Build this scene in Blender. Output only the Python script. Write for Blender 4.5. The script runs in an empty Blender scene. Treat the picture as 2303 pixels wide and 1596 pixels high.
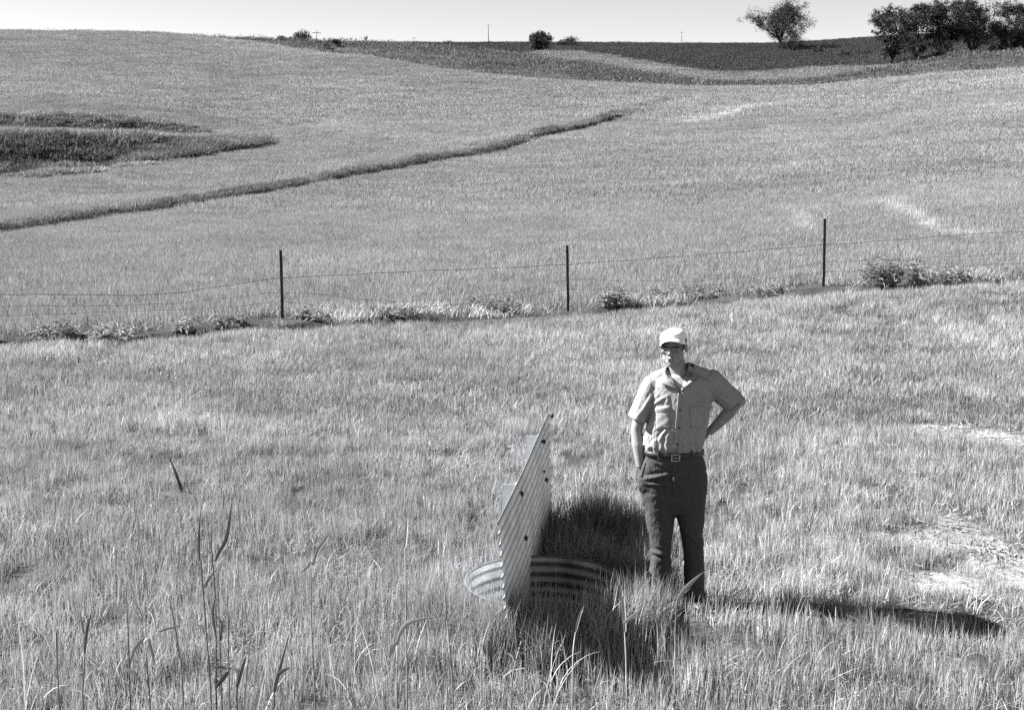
import bpy, bmesh, math, random
import numpy as np
from mathutils import Vector, Matrix, Euler
from mathutils.bvhtree import BVHTree

rng = np.random.default_rng(7)
random.seed(7)
scene = bpy.context.scene
COL = scene.collection

# ------------------------------------------------------------------ camera
F, CX, CY = 2870.0, 1151.0, 798.0          # focal length and centre on a 2302 wide picture
HORIZON = 351.0
CAMH = 2.86
TH = math.atan((CY - HORIZON) / F)
CT, ST = math.cos(TH), math.sin(TH)
cam_d = bpy.data.cameras.new('camera')
cam = bpy.data.objects.new('camera', cam_d)
COL.objects.link(cam)
cam.location = (0, 0, CAMH)
cam.rotation_euler = (math.pi / 2 - TH, 0, 0)
cam_d.sensor_fit = 'HORIZONTAL'
cam_d.sensor_width = 36.0
cam_d.lens = F * 36.0 / 2302.0
cam_d.clip_start = 0.1
cam_d.clip_end = 5000
scene.camera = cam

# ------------------------------------------------------------------ light
SUN_EL = math.radians(42)
SUN_AZ = math.radians(9)                    # the light travels to the right and a little towards the camera
world = bpy.data.worlds.new('World')
scene.world = world
world.use_nodes = True
wn = world.node_tree.nodes
wl = world.node_tree.links
wn.clear()
sky = wn.new('ShaderNodeTexSky')
sky.sky_type = 'NISHITA'
sky.sun_disc = False
sky.sun_elevation = SUN_EL
sky.sun_rotation = math.radians(-81)
sky.dust_density = 0.2
sky.air_density = 0.2
hs = wn.new('ShaderNodeHueSaturation')
hs.inputs['Saturation'].default_value = 0.0
bg = wn.new('ShaderNodeBackground')
bg.inputs['Strength'].default_value = 0.056
wo = wn.new('ShaderNodeOutputWorld')
wl.new(sky.outputs[0], hs.inputs['Color'])
wl.new(hs.outputs[0], bg.inputs['Color'])
wl.new(bg.outputs[0], wo.inputs[0])

sd = bpy.data.lights.new('sun', 'SUN')
sd.energy = 5.0
sd.angle = math.radians(0.5)
sd.color = (1.0, 0.995, 0.985)
sun = bpy.data.objects.new('sun', sd)
COL.objects.link(sun)
ldir = Vector((math.cos(SUN_AZ) * math.cos(SUN_EL), -math.sin(SUN_AZ) * math.cos(SUN_EL), -math.sin(SUN_EL)))
sun.rotation_euler = ldir.to_track_quat('-Z', 'Y').to_euler()
sun.location = (-20, 10, 30)

scene.view_settings.view_transform = 'Standard'
scene.view_settings.look = 'None'
scene.view_settings.gamma = 1.0
scene.view_settings.exposure = 2.15
scene.render.engine = 'CYCLES'
scene.cycles.max_bounces = 4
scene.cycles.diffuse_bounces = 1
scene.cycles.transmission_bounces = 3
scene.cycles.transparent_max_bounces = 6
scene.cycles.use_denoising = False

# ------------------------------------------------------------------ helpers
def ray(px, py):
    a = (px - CX) / F
    b = (CY - py) / F
    return np.array([a, CT + b * ST, -ST + b * CT])

def at_Y(px, py, Y):
    d = ray(px, py)
    return np.array([0, 0, CAMH]) + d * (Y / d[1])

def project(P):
    x, y, z = P[0], P[1], P[2] - CAMH
    d = y * CT - z * ST
    return CX + F * x / d, CY - F * (y * ST + z * CT) / d

def smooth(a, b, x):
    t = np.clip((x - a) / (b - a), 0, 1)
    return t * t * (3 - 2 * t)

def pchip(x, y, xi):
    x = np.asarray(x, float); y = np.asarray(y, float)
    h = np.diff(x); d = np.diff(y) / h
    m = np.zeros_like(y)
    for k in range(1, len(x) - 1):
        if d[k - 1] * d[k] > 0:
            w1 = 2 * h[k] + h[k - 1]; w2 = h[k] + 2 * h[k - 1]
            m[k] = (w1 + w2) / (w1 / d[k - 1] + w2 / d[k])
    m[0] = d[0]; m[-1] = d[-1]
    xi = np.clip(xi, x[0], x[-1])
    k = np.clip(np.searchsorted(x, xi) - 1, 0, len(x) - 2)
    t = (xi - x[k]) / h[k]
    return ((1 + 2 * t) * (1 - t) ** 2 * y[k] + t * (1 - t) ** 2 * h[k] * m[k]
            + t * t * (3 - 2 * t) * y[k + 1] + t * t * (t - 1) * h[k] * m[k + 1])

def vnoise(x, y, seed=0):
    xi = np.floor(x).astype(np.int64); yi = np.floor(y).astype(np.int64)
    xf = x - xi; yf = y - yi
    def h(a, b):
        n = (a * 374761393 + b * 668265263 + seed * 144269504) & 0x7fffffff
        n = ((n ^ (n >> 13)) * 1274126177) & 0x7fffffff
        return ((n ^ (n >> 16)) & 0xffff) / 65535.0
    sx = xf * xf * (3 - 2 * xf); sy = yf * yf * (3 - 2 * yf)
    a = h(xi, yi) * (1 - sx) + h(xi + 1, yi) * sx
    b = h(xi, yi + 1) * (1 - sx) + h(xi + 1, yi + 1) * sx
    return (a * (1 - sy) + b * sy) * 2 - 1

def fbm(x, y, seed=0, oct=4):
    s = 0; a = 1; t = 0
    for k in range(oct):
        s = s + a * vnoise(x * 2 ** k, y * 2 ** k, seed + k); t += a; a *= .55
    return s / t

def g(v):
    return (v * 0.975, v * 0.995, v * 1.02, 1.0)

def mesh_obj(name, verts, faces, mat=None, parent=None, smooth_shade=False):
    me = bpy.data.meshes.new(name)
    me.from_pydata([tuple(map(float, v)) for v in verts], [], [tuple(map(int, f)) for f in faces])
    me.update()
    if mat:
        me.materials.append(mat)
    if smooth_shade:
        me.polygons.foreach_set('use_smooth', [True] * len(me.polygons))
    o = bpy.data.objects.new(name, me)
    COL.objects.link(o)
    if parent:
        o.parent = parent
    return o

def empty(name, loc=(0, 0, 0)):
    o = bpy.data.objects.new(name, None)
    o.empty_display_size = .1
    COL.objects.link(o)
    o.location = tuple(map(float, loc))
    return o

def tag(o, label=None, cat=None, group=None, kind=None):
    if label: o['label'] = label
    if cat: o['category'] = cat
    if group: o['group'] = group
    if kind: o['kind'] = kind
    return o

class MB:
    """collects verts and faces"""
    def __init__(self):
        self.v = []; self.f = []
    def add(self, verts, faces):
        n = len(self.v)
        self.v += [tuple(map(float, p)) for p in verts]
        self.f += [tuple(int(i) + n for i in f) for f in faces]
        return self
    def tube(self, pts, rad, n=6, cap=True):
        pts = [np.array(p, float) for p in pts]
        if np.isscalar(rad): rad = [rad] * len(pts)
        rings = []
        prev = None
        for i, p in enumerate(pts):
            t = pts[min(i + 1, len(pts) - 1)] - pts[max(i - 1, 0)]
            t /= max(np.linalg.norm(t), 1e-9)
            if prev is None:
                ref = np.array([0, 0, 1.]) if abs(t[2]) < .9 else np.array([1., 0, 0])
                a = np.cross(t, ref)
            else:
                a = prev - t * np.dot(prev, t)
            a /= np.linalg.norm(a); prev = a
            b = np.cross(t, a)
            rings.append([p + rad[i] * (a * math.cos(2 * math.pi * k / n) + b * math.sin(2 * math.pi * k / n)) for k in range(n)])
        return self.loft(rings, cap)
    def loft(self, rings, cap=True):
        n = len(rings[0]); v = [q for r in rings for q in r]; f = []
        for i in range(len(rings) - 1):
            for k in range(n):
                f.append((i * n + k, i * n + (k + 1) % n, (i + 1) * n + (k + 1) % n, (i + 1) * n + k))
        if cap:
            c0 = np.mean(np.array(rings[0]), 0); c1 = np.mean(np.array(rings[-1]), 0)
            v += [c0, c1]; a = len(v) - 2; L = (len(rings) - 1) * n
            for k in range(n):
                f.append((a, (k + 1) % n, k)); f.append((a + 1, L + k, L + (k + 1) % n))
        return self.add(v, f)
    def ell(self, c, r, rot=None, nu=14, nv=10):
        v = []; f = []
        R = rot if rot is not None else np.eye(3)
        for j in range(nv + 1):
            ph = math.pi * j / nv
            for i in range(nu):
                th = 2 * math.pi * i / nu
                p = np.array([r[0] * math.sin(ph) * math.cos(th), r[1] * math.sin(ph) * math.sin(th), r[2] * math.cos(ph)])
                v.append(np.array(c) + R @ p)
        for j in range(nv):
            for i in range(nu):
                f.append((j * nu + i, (j + 1) * nu + i, (j + 1) * nu + (i + 1) % nu, j * nu + (i + 1) % nu))
        return self.add(v, f)
    def box(self, c, s, R=None):
        R = np.eye(3) if R is None else R
        v = [np.array(c) + R @ (np.array(s) / 2 * np.array(q)) for q in
             [(-1, -1, -1), (1, -1, -1), (1, 1, -1), (-1, 1, -1), (-1, -1, 1), (1, -1, 1), (1, 1, 1), (-1, 1, 1)]]
        return self.add(v, [(0, 3, 2, 1), (4, 5, 6, 7), (0, 1, 5, 4), (1, 2, 6, 5), (2, 3, 7, 6), (3, 0, 4, 7)])
    def build(self, name, mat, parent=None, smooth_shade=True):
        return mesh_obj(name, self.v, self.f, mat, parent, smooth_shade)

# ------------------------------------------------------------------ materials
def nodes_of(name):
    m = bpy.data.materials.new(name); m.use_nodes = True
    nt = m.node_tree; nt.nodes.clear()
    return m, nt, nt.nodes, nt.links

def simple(name, v, rough=.8, noise=.15, scale=30, metallic=0.0, bump=0.0, bump_scale=None, spec=.3):
    m, nt, N, L = nodes_of(name)
    out = N.new('ShaderNodeOutputMaterial'); b = N.new('ShaderNodeBsdfPrincipled')
    tc = N.new('ShaderNodeTexCoord'); nz = N.new('ShaderNodeTexNoise')
    nz.inputs['Scale'].default_value = scale; nz.inputs['Detail'].default_value = 5
    L.new(tc.outputs['Object'], nz.inputs['Vector'])
    cr = N.new('ShaderNodeValToRGB')
    cr.color_ramp.elements[0].position = .3; cr.color_ramp.elements[1].position = .7
    cr.color_ramp.elements[0].color = g(v * (1 - noise)); cr.color_ramp.elements[1].color = g(v * (1 + noise))
    L.new(nz.outputs['Fac'], cr.inputs[0]); L.new(cr.outputs[0], b.inputs['Base Color'])
    b.inputs['Roughness'].default_value = rough; b.inputs['Metallic'].default_value = metallic
    b.inputs['Specular IOR Level'].default_value = spec
    if bump:
        n2 = N.new('ShaderNodeTexNoise'); n2.inputs['Scale'].default_value = bump_scale or scale * 2
        n2.inputs['Detail'].default_value = 4
        L.new(tc.outputs['Object'], n2.inputs['Vector'])
        bp = N.new('ShaderNodeBump'); bp.inputs['Strength'].default_value = bump; bp.inputs['Distance'].default_value = .01
        L.new(n2.outputs['Fac'], bp.inputs['Height']); L.new(bp.outputs[0], b.inputs['Normal'])
    L.new(b.outputs[0], out.inputs[0])
    return m

def leaf_mat(name, v, transl=.35, var=.35, rough=.55, inst=False):
    """leaf: diffuse/gloss mixed with translucency; tone attribute varies it blade by blade"""
    m, nt, N, L = nodes_of(name)
    out = N.new('ShaderNodeOutputMaterial'); b = N.new('ShaderNodeBsdfPrincipled'); t = N.new('ShaderNodeBsdfTranslucent')
    mx = N.new('ShaderNodeMixShader'); mx.inputs[0].default_value = transl
    at = N.new('ShaderNodeAttribute'); at.attribute_name = 'tone'
    oi = N.new('ShaderNodeObjectInfo')
    mr = N.new('ShaderNodeMapRange'); mr.inputs[3].default_value = 1 - var; mr.inputs[4].default_value = 1 + var
    L.new(oi.outputs['Random'], mr.inputs[0])
    mu = N.new('ShaderNodeMath'); mu.operation = 'MULTIPLY'
    L.new(at.outputs['Fac'], mu.inputs[0]); L.new(mr.outputs[0], mu.inputs[1])
    src = mu.outputs[0]
    if inst:
        a2 = N.new('ShaderNodeAttribute'); a2.attribute_type = 'INSTANCER'; a2.attribute_name = 'ptone'
        m2 = N.new('ShaderNodeMath'); m2.operation = 'MULTIPLY'
        L.new(src, m2.inputs[0]); L.new(a2.outputs['Fac'], m2.inputs[1]); src = m2.outputs[0]
    vm = N.new('ShaderNodeMixRGB'); vm.blend_type = 'MULTIPLY'; vm.inputs[0].default_value = 1
    vm.inputs[1].default_value = g(v); L.new(src, vm.inputs[2])
    L.new(vm.outputs[0], b.inputs['Base Color']); L.new(vm.outputs[0], t.inputs['Color'])
    b.inputs['Roughness'].default_value = rough; b.inputs['Specular IOR Level'].default_value = .25
    L.new(b.outputs[0], mx.inputs[1]); L.new(t.outputs[0], mx.inputs[2]); L.new(mx.outputs[0], out.inputs[0])
    return m

M_grass = leaf_mat('grass_blades', .30, .30, .30, inst=True)
M_crop = leaf_mat('crop_blades', .27, .30, .25, inst=True)
M_weed = leaf_mat('weed_leaves', .27, .30, .2)
M_brush = leaf_mat('brush_leaves', .19, .25, .35, inst=True)
M_tree = leaf_mat('tree_leaves', .022, .12, .3)
M_stalk = leaf_mat('stalk_leaf', .22, .25, .3)
M_straw = leaf_mat('dry_straw', .38, .15, .25, inst=True)
M_bark = simple('bark', .05, .95, .4, 8, bump=.6)
M_wood = simple('weathered_wood', .07, .9, .3, 12, bump=.4)
M_post = simple('dark_painted_steel', .02, .5, .4, 25)
M_posttip = simple('pale_painted_tip', .6, .5, .1, 25)
M_wire = simple('rusty_wire', .035, .6, .3, 25)
M_zinc = simple('galvanised_steel', .42, .45, .12, 9, metallic=.35, bump=.08, bump_scale=60, spec=.5)
M_zinc2 = simple('galvanised_pipe', .33, .45, .5, 5, metallic=.45, bump=.1, bump_scale=40, spec=.5)
M_sheet = simple('galvanised_sheet', .68, .55, .22, 5, metallic=.1, bump=.06, bump_scale=60, spec=.4)
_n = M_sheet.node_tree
_a = _n.nodes.new('ShaderNodeAttribute'); _a.attribute_name = 'groove_shade'  # multiplies the base colour to paint shade into the corrugations
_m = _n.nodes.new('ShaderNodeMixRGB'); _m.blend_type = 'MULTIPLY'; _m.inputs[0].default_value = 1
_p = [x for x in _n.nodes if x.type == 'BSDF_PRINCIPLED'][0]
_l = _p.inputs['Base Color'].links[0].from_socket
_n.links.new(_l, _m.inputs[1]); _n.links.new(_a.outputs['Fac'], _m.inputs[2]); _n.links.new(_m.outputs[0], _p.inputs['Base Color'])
M_pipe_shade = simple('painted_pipe_shade', .025, .7, .4, 12, bump=.3)  # dark colour standing in for shade on the riser's outer wall
M_bolt = simple('rusty_bolt', .03, .7, .3, 40)
M_skin = simple('skin', .23, .55, .12, 25, bump=.15, bump_scale=120)
M_shirt = simple('chambray_shirt', .255, .95, .14, 260, bump=.25, bump_scale=500, spec=.1)
M_pants = simple('dark_work_trousers', .055, .9, .18, 120, bump=.25, bump_scale=300, spec=.12)
M_cap = simple('white_cotton_cap', .8, .95, .04, 50, bump=.2, bump_scale=300, spec=.1)
M_capunder = simple('cap_brim_underside', .10, .9, .1, 50)
M_leather = simple('black_leather', .015, .45, .2, 60, spec=.5)
M_metal = simple('buckle_metal', .35, .35, .1, 60, metallic=.9)
M_hair = simple('grey_hair', .06, .8, .3, 150, bump=.4)
M_plastic = simple('dark_plastic', .012, .3, .1, 60, spec=.5)
M_eye = simple('eye', .25, .3, .2, 60)

# ------------------------------------------------------------------ terrain
def tanE(py):
    b = (CY - py) / F
    return (-ST + b * CT) / (CT + b * ST)
def uof(px, py=200.):
    a = (px - CX) / F; b = (CY - py) / F
    return a / (CT + b * ST)
def Z(py):
    return ('p', py)

cols = {
 -600: [(52, -.1), (85, Z(400)), (120, Z(260)), (160, Z(170)), (195, Z(105)), (225, Z(73)), (262, 'dip'), (310, Z(90)), (400, 'dip'), (500, Z(112)), (600, Z(106)), (700, Z(102))],
 75:   [(52, -.08), (85, Z(398)), (118, Z(252)), (155, Z(175)), (190, Z(112)), (225, Z(76)), (262, 'dip'), (310, Z(90)), (400, 'dip'), (500, Z(112)), (600, Z(106)), (700, Z(102))],
 330:  [(40, 0), (62, Z(482)), (98, Z(365)), (120, Z(262)), (155, Z(180)), (190, Z(118)), (225, Z(79)), (262, 'dip'), (310, Z(86)), (400, 'dip'), (500, Z(112)), (600, Z(106)), (700, Z(102))],
 565:  [(40, .0), (72, Z(444)), (108, Z(340)), (120, Z(302)), (155, Z(207)), (188, Z(138)), (215, Z(103)), (255, 'dip'), (305, Z(92)), (400, 'dip'), (500, Z(112)), (600, Z(106)), (700, Z(102))],
 800:  [(24, 0), (40, .0), (60, Z(480)), (84, Z(400)), (120, Z(285)), (160, Z(190)), (200, Z(132)), (240, 'dip'), (300, Z(99)), (400, 'dip'), (500, Z(116)), (600, Z(107)), (700, Z(102))],
 1000: [(24, 0), (40, .02), (60, Z(480)), (95, Z(362)), (130, Z(260)), (160, Z(198)), (185, Z(163)), (230, 'dip'), (295, Z(111)), (400, 'dip'), (500, Z(116)), (600, Z(109)), (700, Z(103))],
 1250: [(24, .0), (40, .08), (60, Z(474)), (112, Z(300)), (145, Z(232)), (180, Z(187)), (222, 'dip2'), (292, Z(142)), (390, 'dip'), (500, Z(120)), (600, Z(108)), (700, Z(103))],
 1500: [(24, .1), (40, Z(545)), (60, Z(460)), (100, Z(330)), (150, Z(229)), (178, Z(201)), (222, 'dip2'), (290, Z(177)), (360, 'dip2'), (480, Z(142)), (600, Z(114)), (700, Z(104))],
 1700: [(24, .22), (40, Z(532)), (60, Z(440)), (100, Z(315)), (140, Z(240)), (172, Z(205)), (215, 'dip3'), (270, Z(189)), (330, 'dip2'), (450, Z(160)), (600, Z(120)), (700, Z(104))],
 1850: [(24, Z(652)), (40, Z(522)), (60, Z(428)), (100, Z(305)), (138, Z(235)), (168, Z(199)), (210, 'dip3'), (262, Z(180)), (330, 'dip3'), (440, Z(152)), (600, Z(116)), (700, Z(97))],
 2000: [(24, Z(645)), (40, Z(512)), (60, Z(415)), (100, Z(288)), (135, Z(220)), (163, Z(184)), (205, 'dip3'), (258, Z(160)), (330, 'dip3'), (430, Z(146)), (600, Z(106)), (700, Z(87))],
 2162: [(24, Z(638)), (40, Z(500)), (60, Z(400)), (100, Z(265)), (132, Z(200)), (158, Z(171)), (200, 'dip3'), (256, Z(130)), (330, 'dip3'), (430, Z(122)), (600, Z(98)), (700, Z(80))],
 2900: [(24, Z(630)), (40, Z(480)), (60, Z(375)), (100, Z(235)), (130, Z(170)), (155, Z(140)), (200, 'dip3'), (256, Z(100)), (330, 'dip3'), (430, Z(96)), (600, Z(76)), (700, Z(60))],
}
Ys = np.concatenate([np.arange(1.5, 15, .1), np.arange(15, 32, .085), np.arange(32, 122, .36), np.arange(122, 330, 1.3), np.arange(330, 760, 5), np.geomspace(760, 3000, 14)])
Us = np.concatenate([np.linspace(-1.6, -.6, 30)[:-1], np.linspace(-.6, .6, 330), np.linspace(.6, 1.6, 30)[1:]])
cpx = sorted(cols)
zc = []
for c in cpx:
    ks = [(1.0, 0.), (12., 0.), (17., 0.)]
    last = None
    for Y, z in cols[c]:
        if isinstance(z, tuple):
            z = CAMH + Y * tanE(z[1]); last = (Y, z)
            ks.append((Y, z))
        elif z == 'dip':
            ks.append((Y, last[1] - 1.5))
        elif z == 'dip2':
            ks.append((Y, last[1] - .8))
        elif z == 'dip3':
            ks.append((Y, last[1] - .2))
        else:
            ks.append((Y, z)); last = (Y, z)
    zl = ks[-1][1]
    ks += [(1000, zl - 6), (3000, zl - 70)]
    zc.append(pchip([k[0] for k in ks], [k[1] for k in ks], Ys))
zc = np.array(zc)
cu = np.array([uof(c) for c in cpx])
GZ = np.zeros((len(Us), len(Ys)))
for j in range(len(Ys)):
    GZ[:, j] = pchip(cu, zc[:, j], Us)

def gsample(G, X, Y):
    X = np.asarray(X, float); Y = np.asarray(Y, float)
    u = X / Y
    i = np.clip(np.searchsorted(Us, u) - 1, 0, len(Us) - 2); j = np.clip(np.searchsorted(Ys, Y) - 1, 0, len(Ys) - 2)
    a = np.clip((u - Us[i]) / (Us[i + 1] - Us[i]), 0, 1); b = np.clip((Y - Ys[j]) / (Ys[j + 1] - Ys[j]), 0, 1)
    return (G[i, j] * (1 - a) * (1 - b) + G[i + 1, j] * a * (1 - b) + G[i, j + 1] * (1 - a) * b + G[i + 1, j + 1] * a * b)

def hit(px, py, ymin=2.0, ymax=900.):
    """where the line of sight through a picture point first meets the ground"""
    d = ray(px, py); d = d / d[1]
    yy = Ys[(Ys > ymin) & (Ys < ymax)]
    yy = np.sort(np.concatenate([yy, (yy[1:] + yy[:-1]) / 2]))
    zz = CAMH + d[2] * yy
    gz = gsample(GZ, d[0] * yy, yy)
    k = np.argmax(zz <= gz)
    if not (zz <= gz).any():
        k = len(yy) - 1
    Y = yy[k]
    return np.array([d[0] * Y, Y, gsample(GZ, d[0] * Y, Y)])

UU, YY = np.meshgrid(Us, Ys, indexing='ij')
XX = UU * YY
def curve(pts):
    P = np.array([hit(*p) for p in pts]); u = P[:, 0] / P[:, 1]
    o = np.argsort(u)
    return u[o], P[o, 1]
# curves across the fields, in world space
terr_u, terr_Y = curve([(-250, 560), (75, 515), (200, 497), (330, 482), (470, 462), (580, 442), (700, 417), (830, 394), (1000, 362), (1150, 328), (1290, 294), (1400, 262), (1490, 230)])
gul_u, gul_Y = curve([(-250, 330), (75, 328), (200, 330), (330, 338), (450, 340), (560, 334), (600, 331)])
gl_u, gl_Y = curve([(-250, 422), (75, 418), (200, 406), (330, 384), (450, 360), (560, 342), (620, 334)])
gu2_u, gu2_Y = curve([(-250, 268), (75, 270), (200, 272), (330, 280), (440, 292), (500, 300)])
ban_u, ban_Y = curve([(-250, 790), (75, 772), (300, 762), (640, 741), (900, 727), (1200, 710), (1500, 692), (1700, 676), (1850, 663), (2162, 643), (2500, 625)])
def on(cu_, cy_, U):
    return np.interp(U, cu_, cy_)
# terrace: a low bank with a steep near face
Yt = on(terr_u, terr_Y, UU)
win = smooth(uof(-700), uof(-200), UU) * (1 - smooth(uof(1380), uof(1530), UU))
dn = YY - Yt
tn = .75 + .5 * fbm(XX * .12, YY * .02, 3)
GZ += win * tn * .6 * smooth(-.45, .25, dn) * (1 - smooth(1, 14, dn))
# gully on the left
Yg = on(gul_u, gul_Y, UU) + 1.2 * fbm(XX * .25, YY * .0, 5)
win = (1 - smooth(uof(520), uof(615), UU))
dn = YY - Yg
Yl = on(gl_u, gl_Y, UU); zl = gsample(GZ, UU * Yl, Yl)
fl_g = win * smooth(-2, 0, YY - Yl) * (1 - smooth(1, 3.5, dn))
fl_ = win * smooth(0, 2, YY - Yl) * (1 - smooth(-3.2, 2.6, dn))
GZ = GZ * (1 - fl_) + np.minimum(GZ, zl + .012 * (YY - Yl) + .25 * fbm(XX * .5, YY * .5, 12)) * fl_
Yg = on(gu2_u, gu2_Y, UU) + 1.0 * fbm(XX * .3, YY * .0, 6)
win = (1 - smooth(uof(330), uof(520), UU))
dn = YY - Yg
GZ -= win * 1.0 * smooth(-6, -.5, dn) * (1 - smooth(-.5, 1.2, dn))
# bank along the fence
Yb = on(ban_u, ban_Y, UU) + .35 * fbm(XX * .8, YY * 0, 8) + .12 * fbm(XX * 3, YY * 0, 9)
dn = YY - Yb
bh = .12 * np.clip(.25 + 1.2 * fbm(XX * .5, YY * 0, 11), .05, 1)
GZ += bh * smooth(-.07, .07, dn) * (1 - smooth(.6, 5, dn)) - .03 * smooth(-1.2, -.05, dn) * (1 - smooth(-.05, .1, dn))
# roughness
GZ += .035 * fbm(XX * .9, YY * .9, 21) * (1 - smooth(20, 60, YY)) + .25 * fbm(XX * .06, YY * .06, 22) * smooth(30, 80, YY) * (1 - smooth(250, 500, YY))
GZ += .02 * fbm(XX * 5, YY * 5, 23, 3) * (1 - smooth(13, 22, YY))
# low mound of earth before the riser, the riser's well, worn ditch on the right
GZ += .08 * np.exp(-(((XX + .28) / .42) ** 4 + ((YY - 7.0) / .42) ** 4))
GZ = np.where(np.hypot(XX - .193, YY - 7.5) < .50, -1.5, GZ)
for (qx, qy, sx, sy, dz) in [(2.8, 7.45, .5, .28, -.13), (2.9, 8.6, .7, .5, -.07), (3.6, 13.0, .9, .3, -.06)]:
    GZ += dz * np.exp(-(((XX - qx) / sx) ** 2 + ((YY - qy) / sy) ** 2))

# bare and trodden places: world ellipses from picture places (centre, half width, half height)
bare = []
for (px, py, rx, ry, s) in [(2105, 968, 85, 17, 1.0), (2110, 1222, 85, 34, .95), (2120, 1315, 100, 40, 1.0), (2075, 1095, 48, 22, .6), (1965, 1212, 60, 20, .5),
                            (1870, 1220, 60, 18, .35), (2230, 1250, 90, 90, .8), (130, 1290, 110, 55, .4), (60, 1340, 120, 50, .35), (240, 1440, 90, 45, .25),
                            (2100, 1405, 95, 30, .9), (1640, 1110, 40, 14, .4), (1420, 1165, 40, 14, .3), (2240, 985, 80, 18, .9), (2130, 1500, 60, 30, .4), (640, 935, 130, 10, .45), (900, 945, 120, 9, .4), (820, 880, 40, 8, .4), (430, 985, 60, 9, .4), (720, 990, 60, 10, .4), (405, 1120, 48, 16, .95)]:
    c = hit(px, py); e = hit(px + rx, py); t = hit(px, py - ry)
    bare.append((c[0], c[1], abs(e[0] - c[0]), abs(t[1] - c[1]), s, px > 1800))
def bareness(X, Y, pale_only=False):
    v = np.zeros_like(X)
    for (cx, cy, rx, ry, s, pale) in bare:
        if pale_only and not pale: continue
        d = ((X - cx) / rx) ** 2 + ((Y - cy) / ry) ** 2
        v = np.maximum(v, s * (1 - smooth(.45, 1.35, d + .55 * fbm(X * 3.1, Y * 3.1, 31))))
    return v
# paler streaks in the crop, left by washes and wheels
streaks = []
for pl, w in [([(2000, 455), (2050, 478), (2110, 515), (2180, 535)], .55), ([(1790, 480), (1830, 520)], .35), ([(1540, 275), (1620, 262), (1700, 240), (1780, 232)], 2.2),
              ([(1730, 280), (1765, 330), (1800, 380)], .5), ([(1250, 560), (1320, 555)], .4)]:
    streaks.append((np.array([hit(*p)[:2] for p in pl]), w))
def streakness(X, Y):
    v = np.zeros_like(X)
    for pl, w in streaks:
        dm = np.full(X.shape, 1e9)
        for a, b in zip(pl[:-1], pl[1:]):
            ab = b - a; t = np.clip(((X - a[0]) * ab[0] + (Y - a[1]) * ab[1]) / (ab @ ab), 0, 1)
            dm = np.minimum(dm, np.hypot(X - a[0] - t * ab[0], Y - a[1] - t * ab[1]))
        v = np.maximum(v, 1 - smooth(.4, 1.3, dm / w + .5 * fbm(X * 1.2 / w, Y * .4 / w, 41)))
    return v

# tone of each far field: its crop, plus slope shade painted on the second ridge
aY = np.interp(UU, [uof(-600), uof(330), uof(580), uof(800), uof(1000), uof(1250), uof(1500), uof(1700), uof(1850), uof(2000), uof(2162), uof(2900)],
               [226, 226, 217, 202, 187, 182, 180, 174, 170, 165, 160, 157])
bY = np.interp(UU, [uof(800), uof(1250), uof(1500), uof(1700), uof(2162)], [306, 298, 296, 278, 264])
cY = np.interp(UU, [uof(1000), uof(1250), uof(1500), uof(1600), uof(1700), uof(1850), uof(2000), uof(2162)], [420, 525, 470, 448, 446, 440, 428, 400])
def crop_tone(X, Y):
    U = X / Y
    a = np.interp(U, Us, aY[:, 0]); b = np.interp(U, Us, bY[:, 0]); c = np.interp(U, Us, cY[:, 0]) + 5 * fbm(X * .012, Y * .012, 51)
    t = np.full(np.shape(X), 1.0)
    t = t + (.37 - t) * smooth(-1, 1, Y - a)  # second ridge: dark of its shaded slope is in the tone too
    t = t + (.74 - t) * smooth(-2, 2, Y - b)
    t = t + (.15 - t) * smooth(-4, 4, Y - c)
    return t * (1 + .10 * fbm(X * .05, Y * .02, 52))
CROP = crop_tone(XX, YY) * .16
BARE = bareness(XX, YY) * (YY < 20)
STRK = streakness(XX, YY) * (YY > 25) * (YY < 200)
TONE = np.where(YY < 26, .06, CROP)
TONE = TONE * (1 - BARE) + 0.28 * BARE
TONE = np.where((fl_g > .02) & (YY < 125), .06, TONE)
TONE = np.where(YY < 20, np.minimum(TONE, .07 + .24 * bareness(XX, YY, True)), TONE)
TONE = TONE * (1 - STRK) + .25 * STRK

nU, nY = len(Us), len(Ys)
verts = np.stack([XX, YY, GZ], -1).reshape(-1, 3)
ii, jj = np.meshgrid(np.arange(nU - 1), np.arange(nY - 1), indexing='ij')
q = np.stack([ii * nY + jj, (ii + 1) * nY + jj, (ii + 1) * nY + jj + 1, ii * nY + jj + 1], -1).reshape(-1, 4)
me = bpy.data.meshes.new('ground')
me.vertices.add(len(verts)); me.vertices.foreach_set('co', verts.ravel())
me.loops.add(q.size); me.loops.foreach_set('vertex_index', q.ravel())
me.polygons.add(len(q)); me.polygons.foreach_set('loop_start', np.arange(len(q)) * 4); me.polygons.foreach_set('loop_total', np.full(len(q), 4))
me.polygons.foreach_set('use_smooth', np.ones(len(q), bool))
me.update(); me.validate()
at = me.attributes.new('tone', 'FLOAT', 'POINT'); at.data.foreach_set('value', TONE.ravel().astype(np.float32))
at = me.attributes.new('bare', 'FLOAT', 'POINT'); at.data.foreach_set('value', BARE.ravel().astype(np.float32))
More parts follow.
